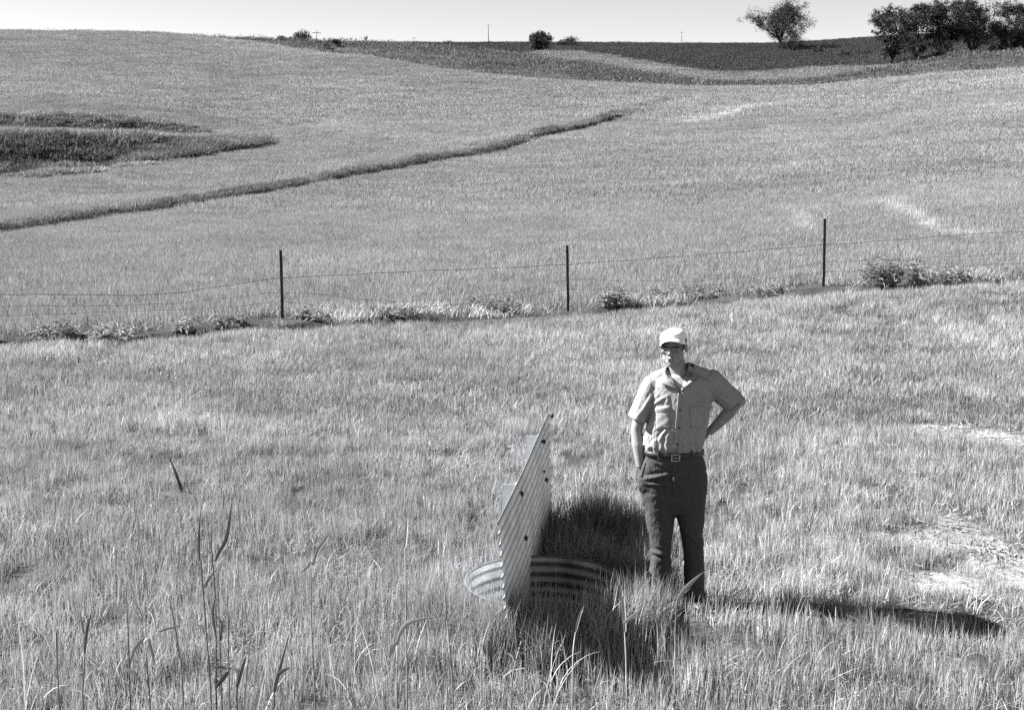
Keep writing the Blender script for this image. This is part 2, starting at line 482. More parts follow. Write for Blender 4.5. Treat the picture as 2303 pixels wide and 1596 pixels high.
def ground_mat():
    m, nt, N, L = nodes_of('ground_cover')
    out = N.new('ShaderNodeOutputMaterial'); b = N.new('ShaderNodeBsdfPrincipled')
    geo = N.new('ShaderNodeNewGeometry')
    at = N.new('ShaderNodeAttribute'); at.attribute_name = 'tone'
    def noise(sc, det=6, vec=None):
        n = N.new('ShaderNodeTexNoise'); n.inputs['Scale'].default_value = sc; n.inputs['Detail'].default_value = det
        n.inputs['Roughness'].default_value = .65
        L.new(vec or geo.outputs['Position'], n.inputs['Vector']); return n
    mp = N.new('ShaderNodeMapping'); mp.inputs['Scale'].default_value = (1, .35, 1); mp.inputs['Rotation'].default_value = (0, 0, .5)
    L.new(geo.outputs['Position'], mp.inputs['Vector'])
    n1 = noise(1.2, 8); n2 = noise(.35, 8, mp.outputs[0]); n3 = noise(18, 5)
    def mr(src, lo, hi):
        r = N.new('ShaderNodeMapRange'); r.inputs[1].default_value = .3; r.inputs[2].default_value = .7
        r.inputs[3].default_value = lo; r.inputs[4].default_value = hi; L.new(src, r.inputs[0]); return r.outputs[0]
    def mul(a, c):
        k = N.new('ShaderNodeMath'); k.operation = 'MULTIPLY'; L.new(a, k.inputs[0]); L.new(c, k.inputs[1]); return k.outputs[0]
    v = mul(mul(mul(at.outputs['Fac'], mr(n1.outputs['Fac'], .7, 1.3)), mr(n2.outputs['Fac'], .75, 1.25)), mr(n3.outputs['Fac'], .75, 1.25))
    mx = N.new('ShaderNodeMixRGB'); mx.blend_type = 'MULTIPLY'; mx.inputs[0].default_value = 1; mx.inputs[1].default_value = g(1.0)
    L.new(v, mx.inputs[2]); L.new(mx.outputs[0], b.inputs['Base Color'])
    b.inputs['Roughness'].default_value = 1; b.inputs['Specular IOR Level'].default_value = .05
    bp = N.new('ShaderNodeBump'); bp.inputs['Strength'].default_value = .9; bp.inputs['Distance'].default_value = .05
    L.new(n3.outputs['Fac'], bp.inputs['Height'])
    bp2 = N.new('ShaderNodeBump'); bp2.inputs['Strength'].default_value = .8; bp2.inputs['Distance'].default_value = .6
    L.new(n1.outputs['Fac'], bp2.inputs['Height']); L.new(bp.outputs[0], bp2.inputs['Normal'])
    L.new(bp2.outputs[0], b.inputs['Normal'])
    L.new(b.outputs[0], out.inputs[0])
    return m
me.materials.append(ground_mat())
ground = bpy.data.objects.new('ground', me)
COL.objects.link(ground)
tag(ground, 'rolling farmland under grass and grain', kind='structure')

def zat(X, Y):
    return gsample(GZ, X, Y)

# ------------------------------------------------------------------ scattered grass
lib = bpy.data.collections.new('grass_library')       # prototypes only, not linked to the scene
def tuft_mesh(name, n, r, h, w, seed, mat, lean=.25, curl=.5, dry=.08, levels=3, broad=False):
    R = np.random.default_rng(seed)
    V = []; Fc = []; T = []
    for k in range(n):
        a = R.uniform(0, 2 * math.pi); rr = r * math.sqrt(R.uniform())
        bx, by = rr * math.cos(a), rr * math.sin(a)
        hh = h * R.uniform(.5, 1.15); ww = w * R.uniform(.6, 1.3)
        la = R.uniform(0, 2 * math.pi); ln = lean * abs(R.normal()) * .7; cv = curl * R.uniform(0, 1) ** 1.5
        isdry = R.uniform() < dry
        if isdry: cv += .4
        dx, dy = math.cos(la), math.sin(la)
        fa = R.uniform(0, 2 * math.pi); sx, sy = math.cos(fa), math.sin(fa)
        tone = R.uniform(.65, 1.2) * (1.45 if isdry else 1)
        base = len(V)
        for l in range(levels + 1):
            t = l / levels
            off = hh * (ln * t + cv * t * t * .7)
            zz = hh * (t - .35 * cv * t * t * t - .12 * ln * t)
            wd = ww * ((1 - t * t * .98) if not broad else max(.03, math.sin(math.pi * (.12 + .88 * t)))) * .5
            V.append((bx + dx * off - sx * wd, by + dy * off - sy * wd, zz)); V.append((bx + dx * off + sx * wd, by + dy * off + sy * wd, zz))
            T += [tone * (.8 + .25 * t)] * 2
        for l in range(levels):
            i = base + 2 * l
            Fc.append((i, i + 1, i + 3, i + 2))
    m = bpy.data.meshes.new(name); m.from_pydata(V, [], Fc); m.update()
    at = m.attributes.new('tone', 'FLOAT', 'POINT'); at.data.foreach_set('value', np.array(T, np.float32))
    m.materials.append(mat)
    return m
def proto_set(name, meshes):
    c = bpy.data.collections.new(name)
    for k, m in enumerate(meshes):
        o = bpy.data.objects.new('%s_%02d' % (name, k), m); c.objects.link(o)
    return c
def scatter(name, X, Y, coll, ncoll, scale, ptone, label, cat, tilt=.07, Zv=None, xyz=None, pick=None):
    n = len(X)
    Zv = zat(X, Y) - .01 if Zv is None else Zv
    m = bpy.data.meshes.new(name)
    m.vertices.add(n); m.vertices.foreach_set('co', np.stack([X, Y, Zv], -1).ravel())
    rot = np.stack([rng.normal(0, tilt, n), rng.normal(0, tilt, n), rng.uniform(0, 6.283, n)], -1)
    a = m.attributes.new('rot', 'FLOAT_VECTOR', 'POINT'); a.data.foreach_set('vector', rot.astype(np.float32).ravel())
    s = np.stack([scale * .5 + .5, scale * .5 + .5, scale], -1) if xyz is None else xyz
    a = m.attributes.new('scl', 'FLOAT_VECTOR', 'POINT'); a.data.foreach_set('vector', s.astype(np.float32).ravel())
    a = m.attributes.new('idx', 'INT', 'POINT'); a.data.foreach_set('value', (rng.integers(0, ncoll, n) if pick is None else pick).astype(np.int32))
    a = m.attributes.new('ptone', 'FLOAT', 'POINT'); a.data.foreach_set('value', np.asarray(ptone, np.float32))
    o = bpy.data.objects.new(name, m); COL.objects.link(o)
    ng = bpy.data.node_groups.new(name, 'GeometryNodeTree')
    ng.interface.new_socket('Geometry', in_out='INPUT', socket_type='NodeSocketGeometry')
    ng.interface.new_socket('Geometry', in_out='OUTPUT', socket_type='NodeSocketGeometry')
    gi = ng.nodes.new('NodeGroupInput'); go = ng.nodes.new('NodeGroupOutput')
    ip = ng.nodes.new('GeometryNodeInstanceOnPoints'); ci = ng.nodes.new('GeometryNodeCollectionInfo')
    ci.inputs['Collection'].default_value = coll; ci.inputs['Separate Children'].default_value = True; ci.inputs['Reset Children'].default_value = True
    def na(nm, tp):
        x = ng.nodes.new('GeometryNodeInputNamedAttribute'); x.data_type = tp; x.inputs['Name'].default_value = nm; return x
    er = ng.nodes.new('FunctionNodeEulerToRotation')
    L = ng.links
    L.new(gi.outputs[0], ip.inputs['Points']); L.new(ci.outputs[0], ip.inputs['Instance'])
    ip.inputs['Pick Instance'].default_value = True
    L.new(na('idx', 'INT').outputs[0], ip.inputs['Instance Index'])
    L.new(na('rot', 'FLOAT_VECTOR').outputs[0], er.inputs[0]); L.new(er.outputs[0], ip.inputs['Rotation'])
    L.new(na('scl', 'FLOAT_VECTOR').outputs[0], ip.inputs['Scale']); L.new(ip.outputs[0], go.inputs[0])
    md = o.modifiers.new('scatter', 'NODES'); md.node_group = ng
    tag(o, label, cat, kind='stuff')
    return o
def rows(X, Y, sp=4.2):
    d = Y - np.interp(X / Y, terr_u, terr_Y)
    return np.sin(2 * math.pi * d / sp + 1.5 * fbm(X * .05, Y * .05, 33)) * (.5 + .5 * fbm(X * .03, Y * .03, 34))
def field_pts(y0, y1, dens, umax=.46):
    area = umax * (y1 * y1 - y0 * y0)
    n = int(area * dens)
    Y = np.sqrt(rng.uniform(y0 * y0, y1 * y1, n)); X = rng.uniform(-umax, umax, n) * Y
    return X, Y
# pipe place (used to keep grass out of it)
PIPE_AX = np.array([.193, 7.5]); PDIR = np.array([math.sin(math.radians(6.9)), math.cos(math.radians(6.9))])
PIPE_R = .47; PIPE_TOP = .30
def pipe_mask(X, Y):
    return np.hypot(X - PIPE_AX[0], Y - PIPE_AX[1]) < .52

# near meadow
P_near = proto_set('near_tuft', [tuft_mesh('near_tuft%d' % k, 26, .10, .215, .0048, 100 + k, M_grass, lean=.11, curl=.22, dry=.08, levels=4) for k in range(4)]
                   + [tuft_mesh('near_coarse%d' % k, 15, .07, .23, .0075, 120 + k, M_grass, lean=.22, curl=.5, dry=.12, levels=5) for k in range(3)]
                   + [tuft_mesh('near_thatch%d' % k, 22, .14, .13, .005, 140 + k, M_grass, lean=.9, curl=1.1, dry=.75, levels=4) for k in range(3)])
def species(X, Y, sd, coarse=.10, thatch=.2):
    n = len(X); a = fbm(X * 1.3, Y * 1.3, sd); b = fbm(X * 1.9, Y * 1.9, sd + 9); r = rng.uniform(0, 1, n)
    p = rng.integers(0, 4, n)
    p = np.where(r < np.clip(coarse + .55 * a, .02, .9), 4 + rng.integers(0, 3, n), p)
    r = rng.uniform(0, 1, n)
    return np.where(r < np.clip(thatch + .5 * b, .03, .9), 7 + rng.integers(0, 3, n), p)
X, Y = field_pts(5.2, 13.5, 150)
bn = bareness(X, Y); pn = fbm(X * .9, Y * .9, 61); pl = fbm(X * 3, Y * 3, 62)
gap = smooth(.28, .5, fbm(X * 1.6, Y * 1.6, 75))
keep = (rng.uniform(0, 1, len(X)) > np.maximum(bn, .75 * gap) * .97) & ~pipe_mask(X, Y)
X, Y, bn, pn, pl = X[keep], Y[keep], bn[keep], pn[keep], pl[keep]
sc = (.74 + .38 * pn + .32 * pl + rng.normal(0, .12, len(X))) * (1 - .5 * bn) * np.where(Y > 10.5, .8, 1)
sc = sc * (1 - .35 * np.exp(-(((X - 1.02) / .3) ** 4 + ((Y - 7.45) / .38) ** 4)))
# taller growth round the inlet
dd = np.exp(-(((X - .25) / .6) ** 4 + ((Y - 6.82) / .2) ** 4)); sc = sc * (1 + .75 * dd)
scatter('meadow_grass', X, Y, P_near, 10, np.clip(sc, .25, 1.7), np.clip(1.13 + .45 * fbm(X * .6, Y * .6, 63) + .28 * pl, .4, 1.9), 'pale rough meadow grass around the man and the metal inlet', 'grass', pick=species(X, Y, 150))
# taller growth hugging the riser and standing in the lee of the sheet
P_tall = proto_set('tall_tuft', [tuft_mesh('tall_tuft%d' % k, 22, .09, .42, .0065, 170 + k, M_grass, lean=.14, curl=.3, dry=.08, levels=5) for k in range(4)])
n = 560
a = rng.uniform(math.pi * 1.0, math.pi * 1.93, n); rr = rng.uniform(.53, .78, n)
X1 = PIPE_AX[0] + rr * np.cos(a); Y1 = PIPE_AX[1] + rr * np.sin(a)
X2 = rng.uniform(.25, 1.0, 330); Y2 = rng.uniform(8.05, 9.4, 330)
s1 = np.where(a < math.pi * 1.36, .72, 1) * np.clip(1.02 + .3 * fbm(X1 * 4, Y1 * 4, 78) + rng.normal(0, .1, n), .5, 1.5); s2 = np.clip(.8 + .5 * fbm(X2 * 2.5, Y2 * 2.5, 79), .35, 1.4)
X3 = rng.normal(.60, .05, 14); Y3 = rng.normal(8.95, .06, 14)
XA, YA = np.r_[X1, X2, X3], np.r_[Y1, Y2, Y3]
scatter('tall_inlet_grass', XA, YA, P_tall, 4, np.r_[s1, s2, np.full(14, 1.35)], np.clip(.85 + .3 * fbm(XA * 3, YA * 3, 80), .5, 1.3), 'taller ragged grass around the riser pipe and in the shade of the sheet', 'grass')
# long thin stems near the camera
P_stem = proto_set('stem_tuft', [tuft_mesh('stem_tuft%d' % k, 6, .08, .55, .006, 180 + k, M_grass, lean=.16, curl=.45, dry=.35, levels=6) for k in range(6)])
X, Y = field_pts(4.9, 6.9, 17)
keep = (rng.uniform(0, 1, len(X)) < np.where(X < .2, .8, .2) * np.clip(.6 + .8 * fbm(X * 1.5, Y * 1.5, 82), .1, 1)) & ~pipe_mask(X, Y)
X, Y = X[keep], Y[keep]
scatter('foreground_stems', X, Y, P_stem, 6, rng.uniform(.5, 1.25, len(X)), rng.uniform(.6, 1.35, len(X)), 'long thin grass stems rising along the bottom of the picture', 'grass')
# meadow up to the fence
P_mid = proto_set('mid_tuft', [tuft_mesh('mid_tuft%d' % k, 44, .2, .17, .0075, 200 + k, M_grass, lean=.12, curl=.25, dry=.08, levels=3) for k in range(4)]
                  + [tuft_mesh('mid_coarse%d' % k, 26, .15, .20, .011, 220 + k, M_grass, lean=.25, curl=.5, dry=.1, levels=3) for k in range(3)]
                  + [tuft_mesh('mid_thatch%d' % k, 32, .24, .11, .009, 240 + k, M_grass, lean=.9, curl=1.0, dry=.7, levels=3) for k in range(3)])
X, Y = field_pts(13.0, 26.5, 62)
lim = on(ban_u, ban_Y, X / Y)
bn = bareness(X, Y)
gap = smooth(.25, .5, fbm(X * .9, Y * 1.2, 77))
keep = (rng.uniform(0, 1, len(X)) > np.maximum(bn, .8 * gap) * .97) & (Y < lim - .12 - .25 * rng.uniform(0, 1, len(X)))
X, Y, bn = X[keep], Y[keep], bn[keep]
pn = fbm(X * .5, Y * .5, 64); pl = fbm(X * 1.7, Y * 1.7, 65)
pk = species(X * .7, Y * .7, 160)
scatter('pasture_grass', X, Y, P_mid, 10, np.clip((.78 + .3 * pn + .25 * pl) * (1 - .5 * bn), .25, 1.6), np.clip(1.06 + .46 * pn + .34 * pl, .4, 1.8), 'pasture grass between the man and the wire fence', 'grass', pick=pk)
# grain field beyond the fence
P_crop = proto_set('crop_clump', [tuft_mesh('crop_clump%d' % k, 90, .5, .24, .011, 300 + k, M_crop, lean=.13, curl=.3, dry=.06, levels=3) for k in range(5)])
X, Y = field_pts(20, 60, 16)
lim = on(ban_u, ban_Y, X / Y); st = streakness(X, Y)
keep = (Y > lim + .9) & (rng.uniform(0, 1, len(X)) > st * .8)
X, Y, st = X[keep], Y[keep], st[keep]
pn = fbm(X * .25, Y * .12, 66); pl = fbm(X * 1.0, Y * .6, 67)
scatter('grain_field_front', X, Y, P_crop, 5, np.clip(.9 + .25 * pn + .3 * pl, .3, 1.6), np.clip(.98 + .18 * pn + .16 * pl + .5 * st + .06 * rows(X, Y, 2.0), .5, 1.7), 'short even grain crop just beyond the wire fence', 'crop')
P_far = proto_set('far_clump', [tuft_mesh('far_clump%d' % k, 150, 1.1, .26, .022, 400 + k, M_crop, lean=.13, curl=.3, dry=.04, levels=2) for k in range(5)])
X, Y = field_pts(58, 128, 4.5)
st = streakness(X, Y)
gyl = on(gul_u, gul_Y, X / Y); ingul = (X / Y < uof(590)) & (Y > on(gl_u, gl_Y, X / Y) * .35 + gyl * .65) & (Y < gyl + 1.6)
td = Y - np.interp(X / Y, terr_u, terr_Y); onter = (td > -1.3) & (td < .6) & (X / Y < uof(1490))
keep = (rng.uniform(0, 1, len(X)) > st * .85) & ~ingul & ~onter
X, Y, st = X[keep], Y[keep], st[keep]
pn = fbm(X * .05, Y * .14, 68); pl = fbm(X * .25, Y * .5, 69)
scatter('grain_field_middle', X, Y, P_far, 5, np.clip(.9 + .25 * pn + .35 * pl, .3, 1.6), np.clip(1.0 + .22 * pn + .2 * pl + .5 * st + .08 * rows(X, Y, 4.2), .5, 1.7), 'pale grain crop on the rising middle slope', 'crop')
P_hill = proto_set('hill_clump', [tuft_mesh('hill_clump%d' % k, 190, 2.2, .28, .045, 500 + k, M_crop, lean=.13, curl=.3, dry=.03, levels=2) for k in range(5)])
X, Y = field_pts(125, 226, 1.5)
lim = np.interp(X / Y, Us, aY[:, 0])
st = streakness(X, Y)
td = Y - np.interp(X / Y, terr_u, terr_Y); onter = (td > -3.2) & (td < 1.0) & (X / Y < uof(1490))
keep = (Y < lim - 1) & (rng.uniform(0, 1, len(X)) > st * .85) & ~onter
X, Y, st = X[keep], Y[keep], st[keep]
pn = fbm(X * .025, Y * .07, 70); pl = fbm(X * .1, Y * .22, 71)
scatter('grain_field_hill', X, Y, P_hill, 5, np.clip(.85 + .25 * pn + .3 * pl, .3, 1.5), np.clip(1.0 + .22 * pn + .2 * pl + .5 * st + .09 * rows(X, Y, 7.0), .5, 1.7), 'pale grain crop covering the big rounded hill', 'crop')

# far fields: one clump per few metres, toned field by field
P_dist = proto_set('distant_clump', [tuft_mesh('distant_clump%d' % k, 170, 5.0, .6, .14, 550 + k, M_crop, lean=.3, curl=.5, dry=.03, levels=2) for k in range(4)])
X, Y = field_pts(150, 740, .13)
lim = np.interp(X / Y, Us, aY[:, 0])
keep = Y > lim - .5
X, Y = X[keep], Y[keep]
pl = fbm(X * .06, Y * .03, 76)
scatter('distant_crops', X, Y, P_dist, 4, np.clip(.8 + .25 * pl, .3, 1.3), np.clip(crop_tone(X, Y) * (1 + .2 * pl), .05, 1.5), 'darker crops on the far rolling fields below the skyline', 'crop')

# taller growth along the terrace
P_ter = proto_set('terrace_clump', [tuft_mesh('terrace_clump%d' % k, 80, .45, .5, .03, 600 + k, M_brush, lean=.3, curl=.5, dry=.06, levels=3) for k in range(4)])
n = 5200
u = np.sort(rng.uniform(uof(-160), uof(1500), n)); Yc = on(terr_u, terr_Y, u) + rng.normal(-.25, .22, n)
X = u * Yc; pn = fbm(X * .35, X * 0, 72)
s = np.clip(.62 + .75 * pn + rng.normal(0, .15, n), .25, 1.4) * (.72 + .28 * smooth(uof(200), uof(600), u)) * (1 + .25 * smooth(uof(1200), uof(1400), u))
scatter('terrace_grass', X, Yc, P_ter, 4, s, np.clip(.72 - .25 * pn, .4, 1.0), 'dark tall grass strip curving along the terrace edge', 'grass')
# brush in the gully
P_br = proto_set('gully_clump', [tuft_mesh('gully_clump%d' % k, 100, .8, .95, .10, 700 + k, M_brush, lean=.6, curl=.6, dry=.12, levels=3, broad=True) for k in range(5)])
n = 5200
u = rng.uniform(uof(-200), uof(600), n); yl = on(gl_u, gl_Y, u) + .5; yg = on(gul_u, gul_Y, u)
Yc = yl + rng.uniform(.3, 1, n) * (yg + 2.4 - yl); d_ = Yc - yg
X = u * Yc; pn = fbm(X * .35, Yc * .35, 73); fade = 1 - smooth(uof(450), uof(600), u) * .35
fl = d_ < -3.4
keep = ~fl | (rng.uniform(0, 1, n) < .4 + .5 * pn)
X, Yc, pn, fade, fl = X[keep], Yc[keep], pn[keep], fade[keep], fl[keep]
n2 = 900
u2 = rng.uniform(uof(-200), uof(460), n2); Y2 = on(gu2_u, gu2_Y, u2) + rng.normal(0, .8, n2)
X2 = u2 * Y2; pn2 = fbm(X2 * .3, Y2 * .3, 74); f2 = .75 * (1 - smooth(uof(300), uof(470), u2) * .6)
scatter('gully_brush', np.r_[X, X2], np.r_[Yc, Y2], P_br, 5, np.clip(np.r_[(1.05 + .8 * pn) * fade * np.where(fl, .5, 1), (.7 + .5 * pn2) * f2], .2, 1.6),
        np.clip(np.r_[(.78 + .8 * pn) * np.where(fl, 1.2, 1), .95 + .6 * pn2], .4, 2.0), 'dark tangled brush filling the eroded gully on the left', 'brush')

# straw and trash lying on the bare places
def straw_mesh(name, seed, n=14, r=.1, ln=.055, w=.008):
    R = np.random.default_rng(seed); V = []; Fc = []; T = []
    for k in range(n):
        a = R.uniform(0, 6.283); c = np.array([R.normal(0, r), R.normal(0, r * .6), R.uniform(.005, .03)])
        d = np.array([math.cos(a * .25 - .6), math.sin(a * .25 - .6), R.normal(0, .12)]) * ln * R.uniform(.4, 1.2) / 2
        s = np.array([-d[1], d[0], R.normal(0, .03) * ln]); s = s / np.linalg.norm(s) * w * R.uniform(.5, 1.6) / 2
        b = len(V); V += [tuple(c - d - s), tuple(c - d + s), tuple(c + d + s), tuple(c + d - s)]
        Fc.append((b, b + 1, b + 2, b + 3)); T += [R.uniform(.6, 1.3)] * 4
    m = bpy.data.meshes.new(name); m.from_pydata(V, [], Fc); m.update()
    at = m.attributes.new('tone', 'FLOAT', 'POINT'); at.data.foreach_set('value', np.array(T, np.float32)); m.materials.append(M_straw)
    return m
P_st = proto_set('straw_bit', [straw_mesh('straw_bit%d' % k, 800 + k) for k in range(5)])
X, Y = field_pts(5.4, 15, 80)
bn = bareness(X, Y, True); keep = rng.uniform(0, 1, len(X)) < bn ** 2.5 * .45
X, Y = X[keep], Y[keep]
scatter('fallen_straw', X, Y, P_st, 5, rng.uniform(.7, 1.5, len(X)), rng.uniform(.6, 1.1, len(X)), 'flattened pale straw on the bare washed soil', 'straw', tilt=.1, Zv=zat(X, Y) + .004)
# dead grass hanging over the bank along the fence
P_dr = proto_set('dead_clump', [tuft_mesh('dead_clump%d' % k, 34, .22, .3, .012, 900 + k, M_straw, lean=.5, curl=.9, dry=.3, levels=3) for k in range(4)])
n = 1500
u = rng.uniform(uof(-100, 700), uof(2400, 650), n); dY = rng.uniform(.1, 1.15, n)
Yc = on(ban_u, ban_Y, u) + dY; X = u * Yc
pn = fbm(X * .45, X * 0, 81)
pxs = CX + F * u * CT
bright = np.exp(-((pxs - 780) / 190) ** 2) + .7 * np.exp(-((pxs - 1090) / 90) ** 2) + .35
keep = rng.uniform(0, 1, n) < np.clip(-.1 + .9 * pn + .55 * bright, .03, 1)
X, Yc, bright = X[keep], Yc[keep], bright[keep]
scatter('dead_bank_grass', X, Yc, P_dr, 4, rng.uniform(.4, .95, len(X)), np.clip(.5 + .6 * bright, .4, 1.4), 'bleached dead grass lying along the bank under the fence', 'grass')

# ------------------------------------------------------------------ pipe inlet with upright corrugated sheet
inlet = empty('pipe_inlet', (PIPE_AX[0], PIPE_AX[1], 0))
tag(inlet, 'round corrugated metal riser pipe in the grass with a tall corrugated sheet standing across it', 'pipe inlet')
def place_local(o, root):
    o.parent = root
    o.matrix_parent_inverse = Matrix.Translation(root.location).inverted()
ax3 = np.array([PDIR[0], PDIR[1], 0]); ac3 = np.array([PDIR[1], -PDIR[0], 0]); up3 = np.array([0, 0, 1.])
V = []; Fc = []
nl, na_ = 130, 72; PD = 1.1; PITCH = .068
for side in (0, 1):
    for i in range(nl + 1):
        h = PD * i / nl
        r = PIPE_R + .0085 * math.cos(2 * math.pi * h / PITCH) + (.0 if side else .004)
        for k in range(na_):
            a = 2 * math.pi * k / na_
            V.append(np.array([PIPE_AX[0] + r * math.cos(a), PIPE_AX[1] + r * math.sin(a), PIPE_TOP - h]))
n0 = (nl + 1) * na_
for side in (0, 1):
    for i in range(nl):
        for k in range(na_):
            b = side * n0 + i * na_; c = b + na_; k2 = (k + 1) % na_
            f = (b + k, c + k, c + k2, b + k2)
            Fc.append(f if not side else f[::-1])
for k in range(na_):
    k2 = (k + 1) % na_
    Fc.append((k, k2, n0 + k2, n0 + k))
pipe = mesh_obj('riser_pipe', V, Fc, M_zinc2, None, True); place_local(pipe, inlet)
pipe.data.materials.append(M_pipe_shade)
pipe.data.polygons.foreach_set('material_index', [1] * (nl * na_) + [0] * (len(Fc) - nl * na_))   # outside near-black, its shade put into the colour
mb = MB(); mb.tube([(PIPE_AX[0] + (PIPE_R + .008) * math.cos(t), PIPE_AX[1] + (PIPE_R + .008) * math.sin(t), PIPE_TOP - .002) for t in np.linspace(0, 2 * math.pi, 73)], .006, 6, cap=False)
rimo = mb.build('rolled_rim', simple('weathered_rim', .12, .8, .4, 14, bump=.3)); place_local(rimo, inlet)
# sheet: near top and far top corners taken from the picture
A = at_Y(1116.8, 1190, 6.57); B = at_Y(1234.3, 931, 9.5)
TOPZ = .93
sd_ = np.array([B[0] - A[0], B[1] - A[1], 0]); SL = np.linalg.norm(sd_); sd_ /= SL
sn = np.array([sd_[1], -sd_[0], 0])            # towards the right
V = []; Fc = []
HS = 1.05; nz_ = 230; nl = 40
SP = .068
def sheet_pt(i, k, off):
    t = i / nl; h = HS * k / nz_
    z0 = TOPZ
    s = SL * t
    # the near edge runs back a little towards the bottom
    s = s + (1 - t) * (h * .34) + t * (h * .05)
    w = .017 * abs(math.sin(math.pi * h / SP)) ** .7 + .006 * math.sin(t * 5) 
    return np.array([A[0], A[1], z0 - h]) + sd_ * s + sn * (w + off + .02 * h)
for off in (0, -.003):
    for i in range(nl + 1):
        for k in range(nz_ + 1):
            V.append(sheet_pt(i, k, off))
n0 = (nl + 1) * (nz_ + 1)
for side in (0, 1):
    for i in range(nl):
        for k in range(nz_):
            b = side * n0 + i * (nz_ + 1) + k
            f = (b, b + 1, b + nz_ + 2, b + nz_ + 1)
            Fc.append(f if side else f[::-1])
def rim(idx):
    for a, b in zip(idx[:-1], idx[1:]):
        Fc.append((a, b, n0 + b, n0 + a))
rim([i * (nz_ + 1) for i in range(nl + 1)]); rim([k for k in range(nz_ + 1)]); rim([nl * (nz_ + 1) + k for k in range(nz_ + 1)])
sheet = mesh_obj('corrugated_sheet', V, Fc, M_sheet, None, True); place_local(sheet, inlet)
groove_shade = [.28 + .72 * float(smooth(.0, .24, abs(((HS * k / nz_) / SP + .5) % 1 - .5))) for k in range(nz_ + 1)]     # groove shade painted into the sheet's colour
at = sheet.data.attributes.new('groove_shade', 'FLOAT', 'POINT'); at.data.foreach_set('value', np.array(groove_shade * (2 * (nl + 1)), np.float32))
# bolts through the sheet
def on_sheet(px, py):
    d = ray(px, py); o_ = np.array([0, 0, CAMH]); p0 = np.array([A[0], A[1], 0])
    t = ((p0 - o_) @ sn) / (d @ sn)
    return o_ + d * t
c3 = lambda x, y: ((1220 + x / 2.047) / 1.2346, (1120 + y / 2.047) / 1.2346)
for (x, y, r) in [(575, 215, .013), (585, 432, .013), (443, 512, .013), (463, 762, .013), (573, 385, .006), (623, 68, .016)]:
    p = on_sheet(*c3(x, y))
    p = p + sn * (.02 * (TOPZ - p[2]) + .024)
    mb = MB(); mb.tube([p - sn * .03, p + sn * .010], r * .75, 8).tube([p - sn * .006, p + sn * .004], r * 1.45, 6)
    bo = mb.build('bolt', M_bolt); bo.parent = sheet
# angle-iron supports on the far side of the sheet
for (x0, x1, ytop) in [(500, 556, 165), (372, 432, 440)]:
    q = on_sheet(*c3(x1 + 14, ytop + 10))
    w = .078
    top = q[2] - .012
    bot = float(zat(q[0], q[1])) - .05
    cpos = np.array([q[0], q[1], 0]) - sn * .018
    mb = MB()
    R = np.array([[sn[0], sd_[0], 0], [sn[1], sd_[1], 0], [0, 0, 1]])
    mb.box(cpos - sn * (w / 2) + up3 * (top + bot) / 2, (w, .007, top - bot), R)
    mb.box(cpos + sd_ * .035 + sn * .001 + up3 * (top + bot) / 2, (.007, .063, top - bot), R)
    br = mb.build('angle_iron', M_zinc, None, False); place_local(br, inlet)

# ------------------------------------------------------------------ fence
fence = empty('wire_fence', hit(636, 722))
tag(fence, 'sagging wire fence on dark steel posts crossing the field behind the man', 'fence')
posts = []
for (xb, yb, xt, yt, seen) in [(-90, 762, -94, 600, 0), (636, 720, 631.5, 563, 1), (1277.5, 698, 1275, 552, 1), (1850.5, 650, 1854, 492, 1), (2440, 618, 2446, 450, 0)]:
    b = hit(xb, yb + 8)
    k = on(ban_u, ban_Y, b[0] / b[1]) + .45
    b = np.array([b[0] / b[1] * k, k, 0.]); b[2] = zat(b[0], b[1])
    t = at_Y(xt, yt, b[1])
    d = t - b; L_ = np.linalg.norm(d); d /= L_
    mb = MB()
    # T section
    for (cx_, cy_, wx, wy) in [(0, -.018, .048, .007), (0, .004, .007, .04)]:
        rings = []
        for s in (-.12, L_):
            o_ = b + d * s
            rings.append([o_ + np.array([cx_ + sx * wx / 2, cy_ + sy * wy / 2, 0]) for sx, sy in ((-1, -1), (1, -1), (1, 1), (-1, 1))])
        mb.loft(rings)
    s = .08
    while s < L_:
        mb.box(b + d * s + np.array([0, -.025, 0]), (.012, .01, .02)); s += .06
    p = mb.build('post', M_post, None, False); place_local(p, fence)
    tipb = MB()
    for q_ in (-.012, .014):
        tipb.box(b + d * (L_ + .055) + np.array([q_, -.018, 0]), (.008, .007, .11))
    tp = tipb.build('post_tip', M_posttip, None, False); tp.parent = p
    posts.append((b, d, L_))
# strands: picture heights at the posts
strands = [
  [(-90, 662), (75, 662), (200, 663), (330, 664), (420, 656), (540, 637), (632, 625), (800, 617), (950, 609), (1120, 603), (1275, 595), (1430, 584), (1600, 571), (1852, 551), (2000, 541), (2162, 528), (2440, 512)],
  [(-90, 690), (75, 688), (240, 688), (400, 682), (520, 668), (633, 657), (700, 660), (800, 672), (900, 678), (1050, 672), (1160, 655), (1276, 628), (1400, 632), (1560, 633), (1700, 618), (1851, 589), (2000, 584), (2162, 576), (2440, 562)],
  [(-90, 712), (75, 708), (300, 700), (520, 690), (634, 678), (760, 692), (950, 690), (1120, 678), (1276, 650), (1450, 655), (1620, 640), (1851, 612), (2000, 608), (2162, 598), (2440, 586)],
]
for st_ in strands:
    pts = []
    for x in np.arange(-90, 2441, 26.0):
        y = np.interp(x, [p[0] for p in st_], [p[1] for p in st_]) + .8 * math.sin(x * .05)
        u = uof(x, y); k = float(np.interp(u, [p[0][0] / p[0][1] for p in posts], [p[0][1] for p in posts])) - .03
        pts.append(at_Y(x, y, k))
    mb = MB(); mb.tube(pts, .0045 if st_ is strands[0] else .0027, 4)
    w_ = mb.build('wire', M_wire, None, False); place_local(w_, fence)
